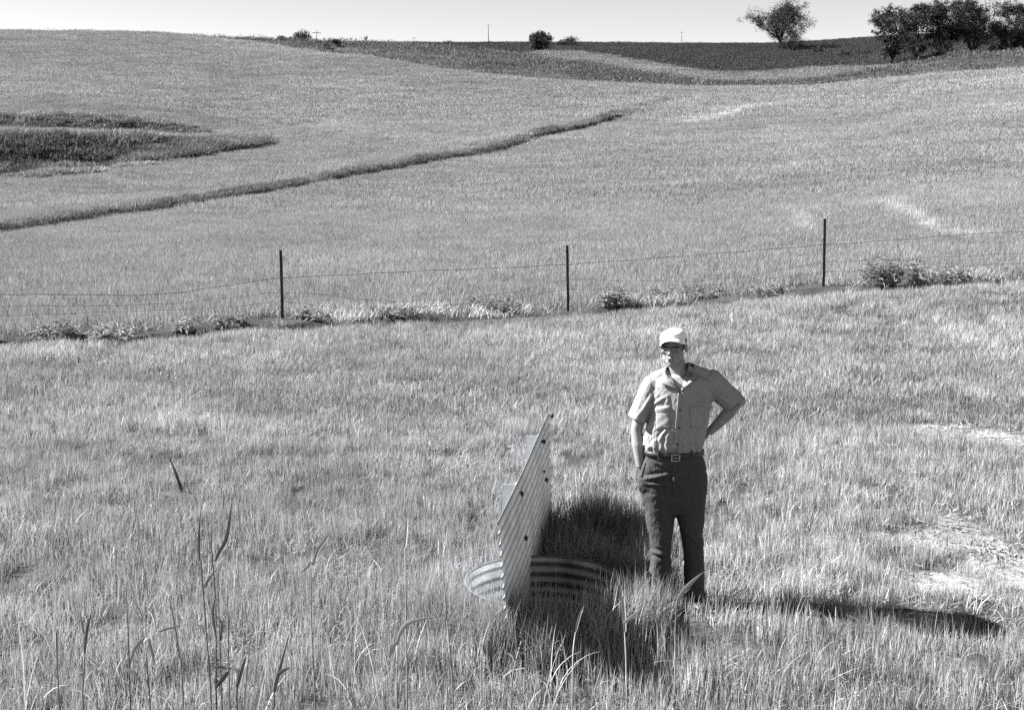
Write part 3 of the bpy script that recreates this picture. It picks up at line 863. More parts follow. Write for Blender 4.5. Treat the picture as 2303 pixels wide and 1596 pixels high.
for x, y0, y1 in [(518, 642, 690), (400, 662, 700), (880, 612, 690), (1430, 586, 655), (1650, 568, 640), (2020, 540, 607)]:
    u = uof(x, y0); k = float(np.interp(u, [p[0][0] / p[0][1] for p in posts], [p[0][1] for p in posts])) - .03
    mb = MB(); mb.tube([at_Y(x, y0, k), at_Y(x + 1, (y0 + y1) / 2, k), at_Y(x, y1 + 6, k)], .0022, 4)
    w_ = mb.build('stay_wire', M_wire, None, False); place_local(w_, fence)

# ------------------------------------------------------------------ weeds along the fence
def weed(px, py, w, h, n, seed, label, tone=1.0):
    R = np.random.default_rng(seed)
    b = hit(px, py)
    root = empty('leafy_weed', b); tag(root, label, 'weed', 'leafy weeds along the fence')
    st = MB(); lv = MB(); T = []
    for k in range(n):
        a = R.uniform(0, 6.283); rr = w / 2 * math.sqrt(R.uniform())
        p0 = np.array([rr * .75 * math.cos(a), rr * .75 * math.sin(a), -.03]); hh = h * R.uniform(.6, 1.1) * (1 - .35 * rr / (w / 2))
        ln = np.array([math.cos(a), math.sin(a), 0]) * R.uniform(.05, .4) * hh
        pts = [p0 + ln * (t ** 1.5) + np.array([0, 0, hh * t]) for t in (0, .35, .7, 1)]
        st.tube(pts, [.006, .005, .004, .002], 4)
        for q_ in range(18):
            t = R.uniform(.15, 1)
            c = p0 + ln * (t ** 1.5) + np.array([0, 0, hh * t]); th = R.uniform(0, 6.283)
            L_ = R.uniform(.08, .2) * (1.15 - .5 * t); wd = L_ * R.uniform(.07, .13)
            d = np.array([math.cos(th), math.sin(th), 0]); s = np.array([-d[1], d[0], 0]); r0 = R.uniform(.2, .8)
            tip = c + d * L_ + np.array([0, 0, (r0 - .55) * L_]); m1 = c + d * L_ * .4 + np.array([0, 0, r0 * L_ * .4])
            lv.add([c, m1 + s * wd, tip, m1 - s * wd], [(0, 1, 2), (0, 2, 3)]); T += [tone * R.uniform(.65, 1.25)] * 4
    so = st.build('stems', M_weed, root); lo = lv.build('leaves', M_weed, root, False)
    for o_, t_ in ((so, [.6] * len(st.v)), (lo, T)):
        at = o_.data.attributes.new('tone', 'FLOAT', 'POINT'); at.data.foreach_set('value', np.array(t_, np.float32))
    so['kind'] = 'stuff'; lo['kind'] = 'stuff'
    return root
for i, a in enumerate([
  (2010, 638, 1.5, .62, 60, 'largest leafy weed clump, right of the right-hand fence post'),
  (2130, 636, .8, .42, 24, 'leafy weed clump at the far right end of the fence'),
  (1383, 690, .5, .42, 16, 'small dark leafy weed just right of the middle fence post'),
  (1575, 668, 1.0, .28, 22, 'low spreading weed under the fence midway between middle and right posts'),
  (1470, 672, .7, .32, 14, 'thin pale weed between the middle post and the low spreading weed'),
  (1730, 662, .9, .3, 16, 'short pale weed just left of the right-hand fence post'),
  (1100, 700, 1.2, .42, 26, 'feathery pale weed left of the middle fence post'),
  (880, 708, 1.0, .3, 20, 'pale weed midway between left and middle fence posts'),
  (700, 718, .8, .28, 16, 'pale weed at the foot of the left fence post'),
  (520, 742, .7, .34, 12, 'straggly weed left of the left fence post'),
  (250, 768, .9, .32, 18, 'pale leafy weed near the left edge on the bank'),
  (130, 762, .8, .4, 18, 'dark leafy weed at the left end of the bank'),
  (420, 748, .6, .36, 10, 'spindly pale weed between the left-hand bank weeds and the left post')]):
    weed(a[0], a[1], a[2], a[3], a[4], 1000 + i, a[5], 1.0)

# ------------------------------------------------------------------ tall stalks in the foreground
def ribbon(pts, widths, side, tone):
    V = []; Fc = []
    for k, (p, w) in enumerate(zip(pts, widths)):
        t = pts[min(k + 1, len(pts) - 1)] - pts[max(k - 1, 0)]; nn = np.cross(side, t); nn /= max(np.linalg.norm(nn), 1e-9)
        V += [p - side * w / 2, p + nn * w * .28, p + side * w / 2]
    for i in range(len(pts) - 1):
        Fc.append((3 * i, 3 * i + 1, 3 * i + 4, 3 * i + 3)); Fc.append((3 * i + 1, 3 * i + 2, 3 * i + 5, 3 * i + 4))
    return V, Fc, [tone] * len(V)
def tonify(o, v):
    at = o.data.attributes.new('tone', 'FLOAT', 'POINT'); at.data.foreach_set('value', np.full(len(o.data.vertices), v, np.float32))
def bez(P, n=9):
    P = [np.array(p, float) for p in P]
    if len(P) == 2: return [P[0] + (P[1] - P[0]) * t for t in np.linspace(0, 1, n)]
    out = []
    x = np.linspace(0, 1, len(P)); A_ = np.array(P)
    for t in np.linspace(0, 1, n):
        out.append(np.array([pchip(x, A_[:, k], np.array([t]))[0] for k in range(3)]))
    return out
def stalk(depth, stem, leaves, label, tone=1.0, r=.005):
    """stem, leaves: picture polylines standing at one distance; the stem is carried down to the ground"""
    g0 = at_Y(stem[0][0], stem[0][1], depth)
    base = np.array([g0[0], depth, 0]); base[2] = zat(base[0], base[1])
    root = empty('grass_stalk', base); tag(root, label, 'grass stalk', 'tall grass stalks in the foreground')
    def wob(p, k): return at_Y(p[0], p[1], depth + .05 * math.sin(k * 2.1 + depth * 7))
    pts = [base - np.array([0, 0, .03])] + [wob(p, k) for k, p in enumerate(stem)]
    pts = bez(pts, 10)
    mb = MB(); mb.tube(pts, [r * (1 - .55 * k / 9) for k in range(10)], 5)
    o = mb.build('stem', M_stalk); tonify(o, tone * .85); place_local(o, root)
    for k, (pl, w) in enumerate(leaves):
        lp = bez([wob(p, 0) + np.array([0, .012 * j * (-1) ** k, 0]) for j, p in enumerate(pl)], 9)
        d = lp[-1] - lp[0]
        sdv = np.cross(d, np.array([.25, 1, .2])); sdv /= np.linalg.norm(sdv)
        ws = [1.25 * w * max(.06, math.sin(math.pi * (.18 + .8 * t)) ** .8) for t in np.linspace(0, 1, 9)]
        V, Fc, T = ribbon(lp, ws, sdv, tone)
        lo = mesh_obj('leaf', V, Fc, M_stalk, None, True); tonify(lo, tone * (1.0 + .15 * (k % 2))); place_local(lo, root)
    return root
stalk(5.9, [(292, 1560), (288, 1420), (282, 1295)], [([(292, 1490), (300, 1460), (322, 1438), (336, 1450)], .016)], 'thin upright stalk at the lower left with one bent leaf')
stalk(5.8, [(336, 1560), (330, 1490), (324, 1442)], [([(324, 1442), (330, 1436), (338, 1470), (344, 1500)], .016), ([(318, 1542), (305, 1512), (285, 1502), (262, 1535)], .022)], 'short bent stalk with drooping broad leaf at the lower left', .8)
stalk(6.0, [(474, 1560), (462, 1400), (451, 1250), (446, 1194), (459, 1095)], [([(449, 1260), (447, 1220), (446, 1192), (448, 1180)], .013), ([(466, 1420), (450, 1405), (432, 1393)], .014)], 'tallest thin stalk in the left foreground cluster', .85)
stalk(6.0, [(486, 1560), (486, 1450), (484, 1330), (478, 1260), (471, 1179)], [([(486, 1430), (478, 1380), (484, 1340)], .015), ([(458, 1322), (470, 1300), (490, 1275)], .012)], 'slim stalk with side leaf just right of the tallest foreground stalk', .75)
stalk(5.9, [(498, 1560), (494, 1440), (490, 1330), (492, 1270)], [([(484, 1262), (494, 1240), (506, 1218), (512, 1180), (516, 1137)], .019), ([(496, 1440), (500, 1400), (482, 1372)], .012)], 'stalk carrying a long upright dark leaf in the left foreground', .7)
stalk(5.95, [(516, 1560), (513, 1420), (510, 1302)], [([(512, 1500), (530, 1508), (541, 1528)], .018)], 'straight bare stalk at the right of the left foreground cluster', .85)
stalk(5.9, [(186, 1560), (190, 1480), (196, 1420)], [([(190, 1470), (194, 1420), (203, 1376)], .014), ([(188, 1425), (186, 1400), (183, 1368)], .012)], 'forked dark stalk near the lower left corner', .75)
stalk(6.1, [(411, 1560), (400, 1440), (380, 1340)], [([(404, 1480), (396, 1430), (384, 1385)], .009), ([(356, 1420), (380, 1410), (412, 1402)], .010)], 'leaning thin stalk left of the foreground cluster', .9)
stalk(5.8, [(132, 1560), (128, 1490), (124, 1421)], [([(129, 1500), (126, 1450), (124, 1420)], .011)], 'single short stalk at the lower left', .9)
stalk(5.75, [(532, 1565), (540, 1510), (548, 1481)], [([(533, 1545), (541, 1510), (551, 1480)], .022), ([(480, 1500), (498, 1496), (516, 1502)], .018), ([(485, 1545), (505, 1520), (512, 1512)], .018)], 'stubby dark broad-leaved stalk at the foot of the left cluster', .6)
stalk(5.8, [(616, 1560), (628, 1500), (645, 1440)], [([(618, 1555), (632, 1490), (648, 1430)], .014), ([(622, 1520), (636, 1505), (655, 1495)], .016)], 'slanting broad leaf stalk at bottom left of centre', .8)
stalk(5.9, [(892, 1560), (892, 1500), (892, 1449)], [([(892, 1450), (897, 1428), (914, 1405), (945, 1397), (975, 1394)], .020), ([(874, 1478), (884, 1450), (896, 1436)], .018)], 'stalk with a horizontal leaf at the bottom centre', 1.4)
stalk(5.9, [(1018, 1560), (1010, 1450), (1002, 1363), (995, 1259)], [([(1006, 1400), (1016, 1380), (1030, 1360)], .010)], 'tall thin pale stalk left of the metal pipe', 1.15)
stalk(5.95, [(708, 1560), (703, 1470), (700, 1400), (701, 1262)], [([(704, 1270), (712, 1240), (728, 1218), (742, 1198)], .014), ([(700, 1262), (690, 1275), (676, 1284)], .007)], 'tall stalk with a curved leaf at its top, left of centre', 1.0)
stalk(6.0, [(1409, 1560), (1406, 1450), (1402, 1390), (1400, 1330)], [([(1405, 1420), (1402, 1370), (1398, 1318)], .017), ([(1402, 1400), (1418, 1385), (1436, 1368)], .014)], 'bright pale stalk with side leaf in front of the dark pipe shade', 1.6)
stalk(6.3, [(1518, 1500), (1518, 1420), (1521, 1352)], [([(1519, 1360), (1534, 1334), (1556, 1312), (1584, 1290)], .020)], "bright blade slanting across the man's right-hand shoe", 1.7)
stalk(6.2, [(1288, 1480), (1294, 1420), (1310, 1372)], [([(1294, 1420), (1302, 1390), (1314, 1362)], .010)], 'short bright stalk in front of the pipe mouth', 1.5)
stalk(6.0, [(912, 1320), (911, 1260), (910, 1225)], [([(910, 1232), (912, 1195), (915, 1160)], .016)], 'upright white blade in the grass left of the metal sheet', 1.8)
stalk(5.85, [(1150, 1560), (1156, 1500), (1172, 1440)], [([(1160, 1480), (1185, 1462), (1210, 1450)], .008), ([(1158, 1490), (1150, 1470), (1136, 1462)], .007)], 'thin forked stalk in front of the sheet foot', 1.3)
# leaning stick
b = hit(410, 1108); t = at_Y(381, 1030, b[1] - .02)
stick = empty('leaning_stick', b); tag(stick, 'dark stick leaning left out of the grass at far left of the man', 'stick')
dv = (t - b) / np.linalg.norm(t - b)
mb = MB(); mb.tube([b - dv * .08, b + dv * .02, (b + t) / 2 + np.array([.004, 0, 0]), t - dv * .03], [.017, .016, .013, .010], 7)
o = mb.build('shaft', M_wood); place_local(o, stick)
mb = MB(); mb.tube([t - dv * .031, t], [.0095, .003], 7)
o = mb.build('splintered_end', M_bark); place_local(o, stick)

# ------------------------------------------------------------------ trees, bushes and poles far off
def tree(px, py, wpx, hpx, seed, label, cat='tree', trunk=.25, nleaf=2600, lsize=.5, name='tree', group='trees on the far hills', ymin=150, tone=1.0, flat=1.0, gaps=.3, Yabs=None):
    R = np.random.default_rng(seed)
    b = hit(px, py, ymin) if Yabs is None else None
    if b is None:
        q_ = at_Y(px, py, Yabs); b = np.array([q_[0], q_[1], zat(q_[0], q_[1])])
    s = b[1] / F * 1.0
    W = wpx * s; H = hpx * s
    root = empty(name, b); tag(root, label, cat, group)
    th = H * trunk
    mb = MB()
    tr = max(.05, W * .022)
    mb.tube([(0, 0, -.3), (0, 0, th * .5), (.02 * W, 0, th), (.03 * W, .01 * W, H * .6)], [tr * 1.4, tr, tr * .85, tr * .3], 7)
    cl = []
    nb = 7 + int(R.integers(0, 4))
    for k in range(nb):
        a = 6.283 * k / nb + R.uniform(-.4, .4); e = R.uniform(.25, 1)
        rr = W * .5 * R.uniform(.45, .8) * math.sqrt(max(.15, 1 - (e - .35) ** 2 * 1.6)); z = th + (H - th) * (.15 + .7 * e)
        c = np.array([rr * math.cos(a), rr * math.sin(a), z])
        mb.tube([(0, 0, th * R.uniform(.7, 1.1)), c * np.array([.5, .5, .5]) + np.array([0, 0, th * .45]), c * np.array([.95, .95, .97])], [tr * .5, tr * .3, tr * .08], 5)
        cl.append((c, W * R.uniform(.15, .24)))
    for k in range(12):
        a = R.uniform(0, 6.283); e = R.uniform(0, 1); rr = W * .5 * R.uniform(0, .75) * math.sqrt(max(.1, 1 - (2 * e - .9) ** 2 * .8))
        cl.append((np.array([rr * math.cos(a), rr * math.sin(a), th + (H - th) * (.1 + .82 * e)]), W * R.uniform(.11, .2)))
    t_ = mb.build('trunk', M_bark, root)
    # each main clump carries smaller twigs' clumps, leaves are spread over those
    cc = []; cr_ = []; ct = []
    for c, r in cl:
        t0 = R.uniform(.7, 1.35)
        for q_ in range(16):
            d = R.normal(size=3); d /= np.linalg.norm(d)
            cc.append(c + d * r * R.uniform(.2, 1.15) * np.array([1, 1, .75 * flat])); cr_.append(r * R.uniform(.22, .5)); ct.append(t0 * R.uniform(.75, 1.3))
    cc = np.array(cc); cr_ = np.array(cr_); ct = np.array(ct)
    n_l = int(nleaf * 3); ls = lsize * .62
    ix = R.integers(0, len(cc), n_l); d = R.normal(size=(n_l, 3)); d /= np.linalg.norm(d, axis=1)[:, None]
    p = cc[ix] + d * (cr_[ix] * R.uniform(0, 1, n_l) ** .4)[:, None]
    ok = p[:, 2] > th * .4; p, d, ix = p[ok], d[ok], ix[ok]; n_l = len(p)
    a = R.normal(size=(n_l, 3)); a /= np.linalg.norm(a, axis=1)[:, None]; e = np.cross(a, d + .3); e /= np.maximum(np.linalg.norm(e, axis=1), 1e-6)[:, None]
    L_ = (ls * R.uniform(.5, 1.2, n_l))[:, None]
    V = np.stack([p - a * L_ * .5, p + e * L_ * .3, p + a * L_ * .5, p - e * L_ * .3], 1).reshape(-1, 3)
    Fc = np.arange(4 * n_l).reshape(-1, 4); T = np.repeat(tone * ct[ix] * R.uniform(.8, 1.2, n_l), 4)
    o = mesh_obj('crown', V.tolist(), Fc.tolist(), M_tree, root)
    at = o.data.attributes.new('tone', 'FLOAT', 'POINT'); at.data.foreach_set('value', np.array(T, np.float32))
    o['kind'] = 'stuff'
    return root
tree(1752, 112, 150, 98, 1, 'broad-crowned tree alone on the far skyline', trunk=.2, nleaf=9000, lsize=.9, ymin=330)
tree(1780, 116, 70, 36, 22, 'dark low bush at the foot of the lone skyline tree', 'bush', .05, 1500, .7, 'bush', ymin=330)
tree(1836, 121, 34, 16, 23, 'small bush right of the lone skyline tree', 'bush', .05, 600, .6, 'bush', ymin=330)
tree(2004, 145, 120, 125, 2, 'leftmost dark tree of the grove at the right edge, its trunk showing', trunk=.10, nleaf=7500, lsize=.75, ymin=262)
tree(2058, 146, 125, 132, 3, 'middle dark tree of the grove at the right, beside twin trunks', trunk=.10, nleaf=7500, lsize=.75, ymin=262)
tree(2115, 140, 135, 128, 4, 'bushy dark tree in the grove, nearest to the right edge of the field', trunk=.10, nleaf=7500, lsize=.75, ymin=262)
tree(2185, 132, 150, 126, 5, 'dark tree at the far right end of the grove', trunk=.10, nleaf=7500, lsize=.75, ymin=262)
tree(2275, 126, 140, 118, 6, 'dark tree outermost on the right behind the grove', trunk=.10, nleaf=7500, lsize=.75, ymin=262)
tree(1213, 116, 66, 40, 7, 'round dark bush on the far field below the skyline', 'bush', .04, 4500, .7, 'bush', ymin=330)
tree(1268, 107, 44, 16, 8, 'low flat bush right of the round bush on the skyline', 'bush', .03, 900, .6, 'bush', ymin=330)
tree(1286, 106, 42, 20, 9, 'thick oblong bush beside the round bush on the skyline', 'bush', .03, 1000, .6, 'bush', ymin=330)
tree(680, 97, 52, 20, 10, 'dark rounded bush on the left skyline beside a pole', 'bush', .05, 1200, .4, 'bush', ymin=226, Yabs=302)
tree(634, 94, 30, 9, 11, 'faint low bush on the left skyline', 'bush', .05, 600, .4, 'bush', Yabs=302, tone=1.8)
tree(757, 106, 26, 14, 12, 'dark bush on the ridge below the left skyline', 'bush', .05, 800, .4, 'bush', ymin=226)
tree(735, 111, 26, 9, 24, 'small scrub left of the dark ridge bush', 'bush', .05, 500, .35, 'bush', ymin=226, tone=1.3)
tree(562, 101, 24, 8, 13, 'pale scrub at the crest of the big hill', 'bush', .05, 500, .3, 'bush', Yabs=222, tone=2.0)
tree(1008, 103, 30, 8, 14, 'low hedge bush on the middle skyline', 'bush', .03, 500, .5, 'bush', ymin=330)
tree(985, 103, 22, 5, 15, 'smaller hedge bush left of the low hedge bush', 'bush', .03, 300, .5, 'bush', ymin=330)
tree(1900, 128, 40, 9, 16, 'hedge bush on the far right hillside nearest the lone tree', 'bush', .03, 500, .6, 'bush', ymin=330)
tree(1945, 124, 44, 8, 17, 'hedge bush on the far right hillside nearest the grove', 'bush', .03, 500, .6, 'bush', ymin=330)
tree(1805, 147, 30, 7, 18, 'dark scrub on the edge of the pale far field', 'bush', .03, 300, .5, 'bush', ymin=330)
# bare snag
b = at_Y(822, 97.5, 300); b[2] = zat(b[0], b[1])
snag = empty('dead_tree', b); tag(snag, 'small leafless dead tree on the left-centre skyline', 'dead tree', 'trees on the far hills')
mb = MB(); s = 300 / F
mb.tube([(0, 0, -.3), (0, 0, 7 * s), (.6 * s, 0, 12 * s)], [.3, .26, .18], 6)
o = mb.build('trunk', M_bark, snag)
for e in [(-3.5, 17), (4.5, 18), (1.5, 20), (-1, 15), (3, 13)]:
    mb = MB(); mb.tube([(0, 0, 7 * s), (e[0] * .5 * s, .1, 11 * s), (e[0] * s, .2, e[1] * s)], [.16, .12, .07], 5); mb.build('branch', M_bark, snag)
# poles
def pole(px, py, Yd, h, r, label):
    q_ = at_Y(px, py, Yd); b = np.array([q_[0], q_[1], zat(q_[0], q_[1])])
    root = empty('utility_pole', b); tag(root, label, 'utility pole', 'utility poles along the skyline')
    mb = MB(); mb.tube([(0, 0, -.3), (0, 0, h * .5), (.03, 0, h)], [r, r * .85, r * .65], 7); mb.build('pole_shaft', M_wood, root)
    mb = MB(); mb.box((0, .12, h - .6), (2.0, .1, .12)); mb.build('crossarm', M_wood, root, False)
    for x in (-.9, -.35, .35, .9):
        mb = MB(); mb.tube([(x, .12, h - .55), (x, .12, h - .36)], [.05, .03], 6); mb.build('insulator', M_plastic, root)
pole(1098, 102.5, 650, 9.5, .2, 'tallest-looking utility pole on the middle skyline')
pole(712, 95, 320, 4.6, .10, 'thin pole behind the dark bush on the left skyline')
pole(563, 93.5, 330, 4.0, .08, 'faint pole above the crest of the big hill')
pole(1532, 104, 680, 6.5, .14, 'short thin pole on the skyline right of the bushes')
pole(931, 102, 600, 5.0, .10, 'faint thin pole on the skyline left of the tallest-looking pole')

# ------------------------------------------------------------------ the man
MY = 7.93
def M(px, py, dy=0.0):
    return at_Y(px, py, MY) + np.array([0, dy, 0])
GZM = float(zat(1.02, MY))
def ring(pxl, pxr, py, depth, dy=0., n=28, e=2.4):
    a = M(pxl, py, dy); b = M(pxr, py, dy); c = (a + b) / 2; rx = abs(b[0] - a[0]) / 2
    out = []
    for k in range(n):
        t = 2 * math.pi * k / n; cs, sn_ = math.cos(t), math.sin(t)
        out.append(c + np.array([rx * math.copysign(abs(cs) ** (2 / e), cs), depth * math.copysign(abs(sn_) ** (2 / e), sn_), 0]))
    return out
def ring_at(c, d, r1, r2, side=None, n=20):
    d = d / np.linalg.norm(d)
    a = side if side is not None else np.array([1., 0, 0])
    a = a - d * (a @ d); a /= np.linalg.norm(a); b = np.cross(d, a)
    return [c + r1 * math.cos(2 * math.pi * k / n) * a + r2 * math.sin(2 * math.pi * k / n) * b for k in range(n)]
def limb(mb, pts, rs, n=20, side=None):
    rings = []
    for i, p in enumerate(pts):
        d = pts[min(i + 1, len(pts) - 1)] - pts[max(i - 1, 0)]
        r = rs[i]; r = (r, r) if np.isscalar(r) else r
        rings.append(ring_at(p, d, r[0], r[1], side, n))
    mb.loft(rings)
    mb.ell(pts[0], [max(rs[0]) if not np.isscalar(rs[0]) else rs[0]] * 3); 
def remesh(mb, name, mat, voxel, smooth_it=3, parent=None):
    o = mb.build(name, mat)
    md = o.modifiers.new('r', 'REMESH'); md.mode = 'VOXEL'; md.voxel_size = voxel; md.use_smooth_shade = True
    if smooth_it:
        ms = o.modifiers.new('s', 'SMOOTH'); ms.iterations = smooth_it; ms.factor = .5
    dg = bpy.context.evaluated_depsgraph_get()
    me2 = bpy.data.meshes.new_from_object(o.evaluated_get(dg))
    o.modifiers.clear(); old = o.data; o.data = me2; bpy.data.meshes.remove(old)
    if not me2.materials: me2.materials.append(mat)
    return o
def coords(o):
    a = np.empty(len(o.data.vertices) * 3); o.data.vertices.foreach_get('co', a); return a.reshape(-1, 3)
def setco(o, a):
    o.data.vertices.foreach_set('co', a.ravel()); o.data.update()
def normals(o):
    a = np.empty(len(o.data.vertices) * 3); o.data.vertices.foreach_get('normal', a); return a.reshape(-1, 3)

# --- head frame
HC = M(1514, 779, 0.0)                                  # middle of the head
YAW, PIT, ROL = math.radians(-20), math.radians(2), math.radians(-2)
HR = np.array((Matrix.Rotation(YAW, 3, 'Z') @ Matrix.Rotation(PIT, 3, 'X') @ Matrix.Rotation(ROL, 3, 'Y')))
def hp(x, y, z):
    return HC + HR @ np.array([x, y, z])
body = MB()
S = 1.0
def hell(c, r, mb=None, nu=16, nv=12):
    (mb or body).ell(hp(*c), r, HR, nu, nv)
hell((0, .015, .035), (.076, .096, .085)); hell((0, -.03, -.03), (.060, .058, .082)); hell((0, -.062, -.098), (.030, .028, .022))
for sx in (-1, 1):
    hell((sx * .040, -.015, -.068), (.026, .05, .036)); hell((sx * .046, -.064, -.018), (.020, .020, .016)); hell((sx * .026, -.076, .020), (.028, .014, .010))
    hell((sx * .079, .012, -.008), (.009, .021, .034)); hell((sx * .012, -.097, -.032), (.009, .010, .008))
    hell((sx * .018, -.058, -.085), (.02, .028, .02))
limb(body, [hp(0, -.084, .016), hp(0, -.098, -.008), hp(0, -.112, -.028)], [.009, .011, .0125], 10)
hell((0, -.110, -.029), (.013, .012, .011)); hell((0, -.086, -.058), (.026, .011, .006)); hell((0, -.084, -.073), (.022, .011, .007)); hell((0, -.075, -.088), (.02, .014, .02))
# neck
nk0 = hp(0, .012, -.05); nk1 = M(1527, 838, .03)
limb(body, [nk0, (nk0 + nk1) / 2, nk1, nk1 + np.array([0, 0, -.08])], [(.056, .06), (.055, .058), (.066, .064), (.09, .07)])
# torso core under the shirt
tors = [ring(1490, 1568, 843, .07, .01), ring(1470, 1596, 858, .09), ring(1465, 1597, 885, .108), ring(1470, 1590, 920, .105), ring(1464, 1578, 965, .095), ring(1458, 1572, 1010, .09), ring(1452, 1576, 1060, .09), ring(1452, 1576, 1100, .09)]
body.loft(tors)
# legs inside the trousers
for P_ in ([(1484, 1095), (1486, 1170), (1486, 1235), (1484, 1300), (1484, 1372)], [(1546, 1095), (1552, 1170), (1558, 1235), (1560, 1300), (1561, 1380)]):
    limb(body, [M(*p) for p in P_], [.075, .065, .05, .045, .035])
# arms
LS, LE, LW = M(1464, 862, .01), M(1432, 968, .03), M(1440, 1050, -.005)
limb(body, [LS, (LS + LE) / 2 + np.array([-.004, 0, 0]), LE, LE * .6 + LW * .4, LW], [.052, .044, .037, .041, .026])
RS, RE, RW = M(1600, 852, .01), M(1663, 905, .02), M(1596, 977, .055)
limb(body, [RS, (RS + RE) / 2, RE, RE * .65 + RW * .35, RW], [.056, .047, .038, .043, .026])
body.ell(RE + np.array([.006, .01, .004]), (.04, .038, .036))
def hand(wrist, d, palm_n, thumb_side):
    d = d / np.linalg.norm(d); n_ = palm_n - d * (palm_n @ d); n_ /= np.linalg.norm(n_); s = np.cross(d, n_) * thumb_side
    pc = wrist + d * .052
    Rm = np.stack([s, n_, d], 1)
    body.ell(pc, (.040, .017, .055), Rm)
    for k, (o_, L_) in enumerate([(.030, .072), (.010, .080), (-.010, .075), (-.029, .060)]):
        p0 = pc + s * o_ + d * .035
        p1 = p0 + d * L_ * .45 + n_ * .006; p2 = p1 + d * L_ * .28 + n_ * .016; p3 = p2 + d * L_ * .18 + n_ * .018
        body.tube([p0 - d * .015, p0, p1, p2, p3], [.010, .0095, .0088, .008, .0065], 8)
    t0 = pc + s * .03 - d * .03
    body.tube([t0, t0 + s * .025 + d * .025, t0 + s * .035 + d * .055 + n_ * .01, t0 + s * .036 + d * .078 + n_ * .016], [.013, .0115, .010, .007], 8)
hand(LW, M(1478, 1112, .0) - LW, np.array([1., .3, 0]), 1)
hand(RW, np.array([-.85, .45, -.35]), np.array([-.3, -1, 0]), 1)
man = remesh(body, 'person', M_skin, .0055, 2)
tag(man, 'man in white cap, glasses, short-sleeved work shirt and dark trousers, one hand on hip', 'person')

# --- shirt
sh = MB()
sh.loft([ring(1500, 1556, 836, .06, .02), ring(1482, 1580, 841, .085, .015), ring(1466, 1603, 852, .102), ring(1460, 1607, 866, .115), ring(1459, 1605, 884, .124, -.002), ring(1460, 1601, 904, .130, -.004),
         ring(1459, 1595, 928, .128, -.004), ring(1454, 1590, 955, .126, -.004), ring(1447, 1586, 980, .126, -.006), ring(1444, 1583, 998, .126, -.006), ring(1447, 1580, 1010, .118, -.002), ring(1451, 1577, 1024, .108), ring(1454, 1574, 1040, .100)])
for P_ in ([(1508, 840), (1484, 852), (1469, 866)], [(1548, 834), (1578, 845), (1600, 860)]):
    limb(sh, [M(*p, .01) for p in P_], [.052, .056, .064])
def sleeve(p0, p1, r0, r1, r2, side):
    d = p1 - p0; d /= np.linalg.norm(d)
    rings = [ring_at(p0 - d * .03, d, r0 * .8, r0 * .8, side), ring_at(p0, d, r0, r0, side), ring_at(p0 * .5 + p1 * .5, d, (r0 + r1) / 2, (r0 + r2) / 2, side), ring_at(p0 * .15 + p1 * .85, d, r1, r2, side), ring_at(p1, d, r1 * 1.02, r2 * 1.02, side),
             ring_at(p1, d, r1 - .009, r2 - .009, side), ring_at(p1 - d * .06, d, r1 - .014, r2 - .014, side)]
    sh.loft(rings)
sleeve(M(1468, 862, .0), M(1432, 942, .01), .067, .060, .082, np.array([1., 0, 0]))
sleeve(M(1594, 856, .01), M(1651, 906, .02), .085, .074, .078, np.array([.5, 0, .8]))
shirt = remesh(sh, 'shirt', M_shirt, .0052, 4)
co = coords(shirt); no = normals(shirt)
pj = np.array([project(c) for c in co])
# folds: soft vertical drapes, blousing over the belt, pulls under the arms
wr = .0075 * fbm(pj[:, 0] * .06, pj[:, 1] * .022, 91) + .0055 * fbm(pj[:, 0] * .09 + pj[:, 1] * .05, pj[:, 1] * .03, 92) + .003 * fbm(pj[:, 0] * .22, pj[:, 1] * .13, 93)
wr = wr * (.6 + .9 * smooth(930, 1005, pj[:, 1]))
wr += .004 * np.sin(pj[:, 0] * .42 + 3 * fbm(pj[:, 0] * .03, pj[:, 1] * .02, 94)) * smooth(970, 1008, pj[:, 1])
for (ax, ay, bx, by, amp) in [(1462, 912, 1500, 890, .005), (1460, 925, 1505, 915, .005), (1598, 905, 1560, 885, .005), (1598, 915, 1556, 905, .004), (1470, 880, 1440, 930, .005), (1600, 870, 1650, 895, .004), (1610, 885, 1645, 912, .004), (1500, 960, 1478, 995, .006), (1512, 940, 1470, 968, .004)]:
    ab = np.array([bx - ax, by - ay], float); L2 = ab @ ab
    t = np.clip(((pj[:, 0] - ax) * ab[0] + (pj[:, 1] - ay) * ab[1]) / L2, 0, 1)
    d = np.hypot(pj[:, 0] - ax - t * ab[0], pj[:, 1] - ay - t * ab[1])
    wr += 1.5 * amp * (np.exp(-(d / 3.2) ** 2) - .6 * np.exp(-((d - 6) / 3.5) ** 2)) * np.sin(np.pi * np.clip(t, .08, .92))
# front edge of the button placket
front = (no[:, 1] < .2)
wr += np.where(front & (pj[:, 1] > 878), .006 * (1 - smooth(1527, 1530, pj[:, 0] + (pj[:, 1] - 880) * .09)) * smooth(1505, 1524, pj[:, 0]), 0)
setco(shirt, co + no * wr[:, None])
# open neck
bm = bmesh.new(); bm.from_mesh(shirt.data)
def inpoly(p, poly):
    x, y = p; c = False
    for i in range(len(poly)):
        x1, y1 = poly[i]; x2, y2 = poly[i - 1]
        if (y1 > y) != (y2 > y) and x < (x2 - x1) * (y - y1) / (y2 - y1) + x1: c = not c
    return c
VN = [(1494, 822), (1501, 846), (1528, 882), (1546, 858), (1558, 838), (1560, 818)]
dl = [v for v in bm.verts if v.co.y < MY + .0 and inpoly(project(v.co), VN)]
bmesh.ops.delete(bm, geom=dl, context='VERTS'); bm.to_mesh(shirt.data); bm.free(); shirt.data.update()
shirt.parent = man

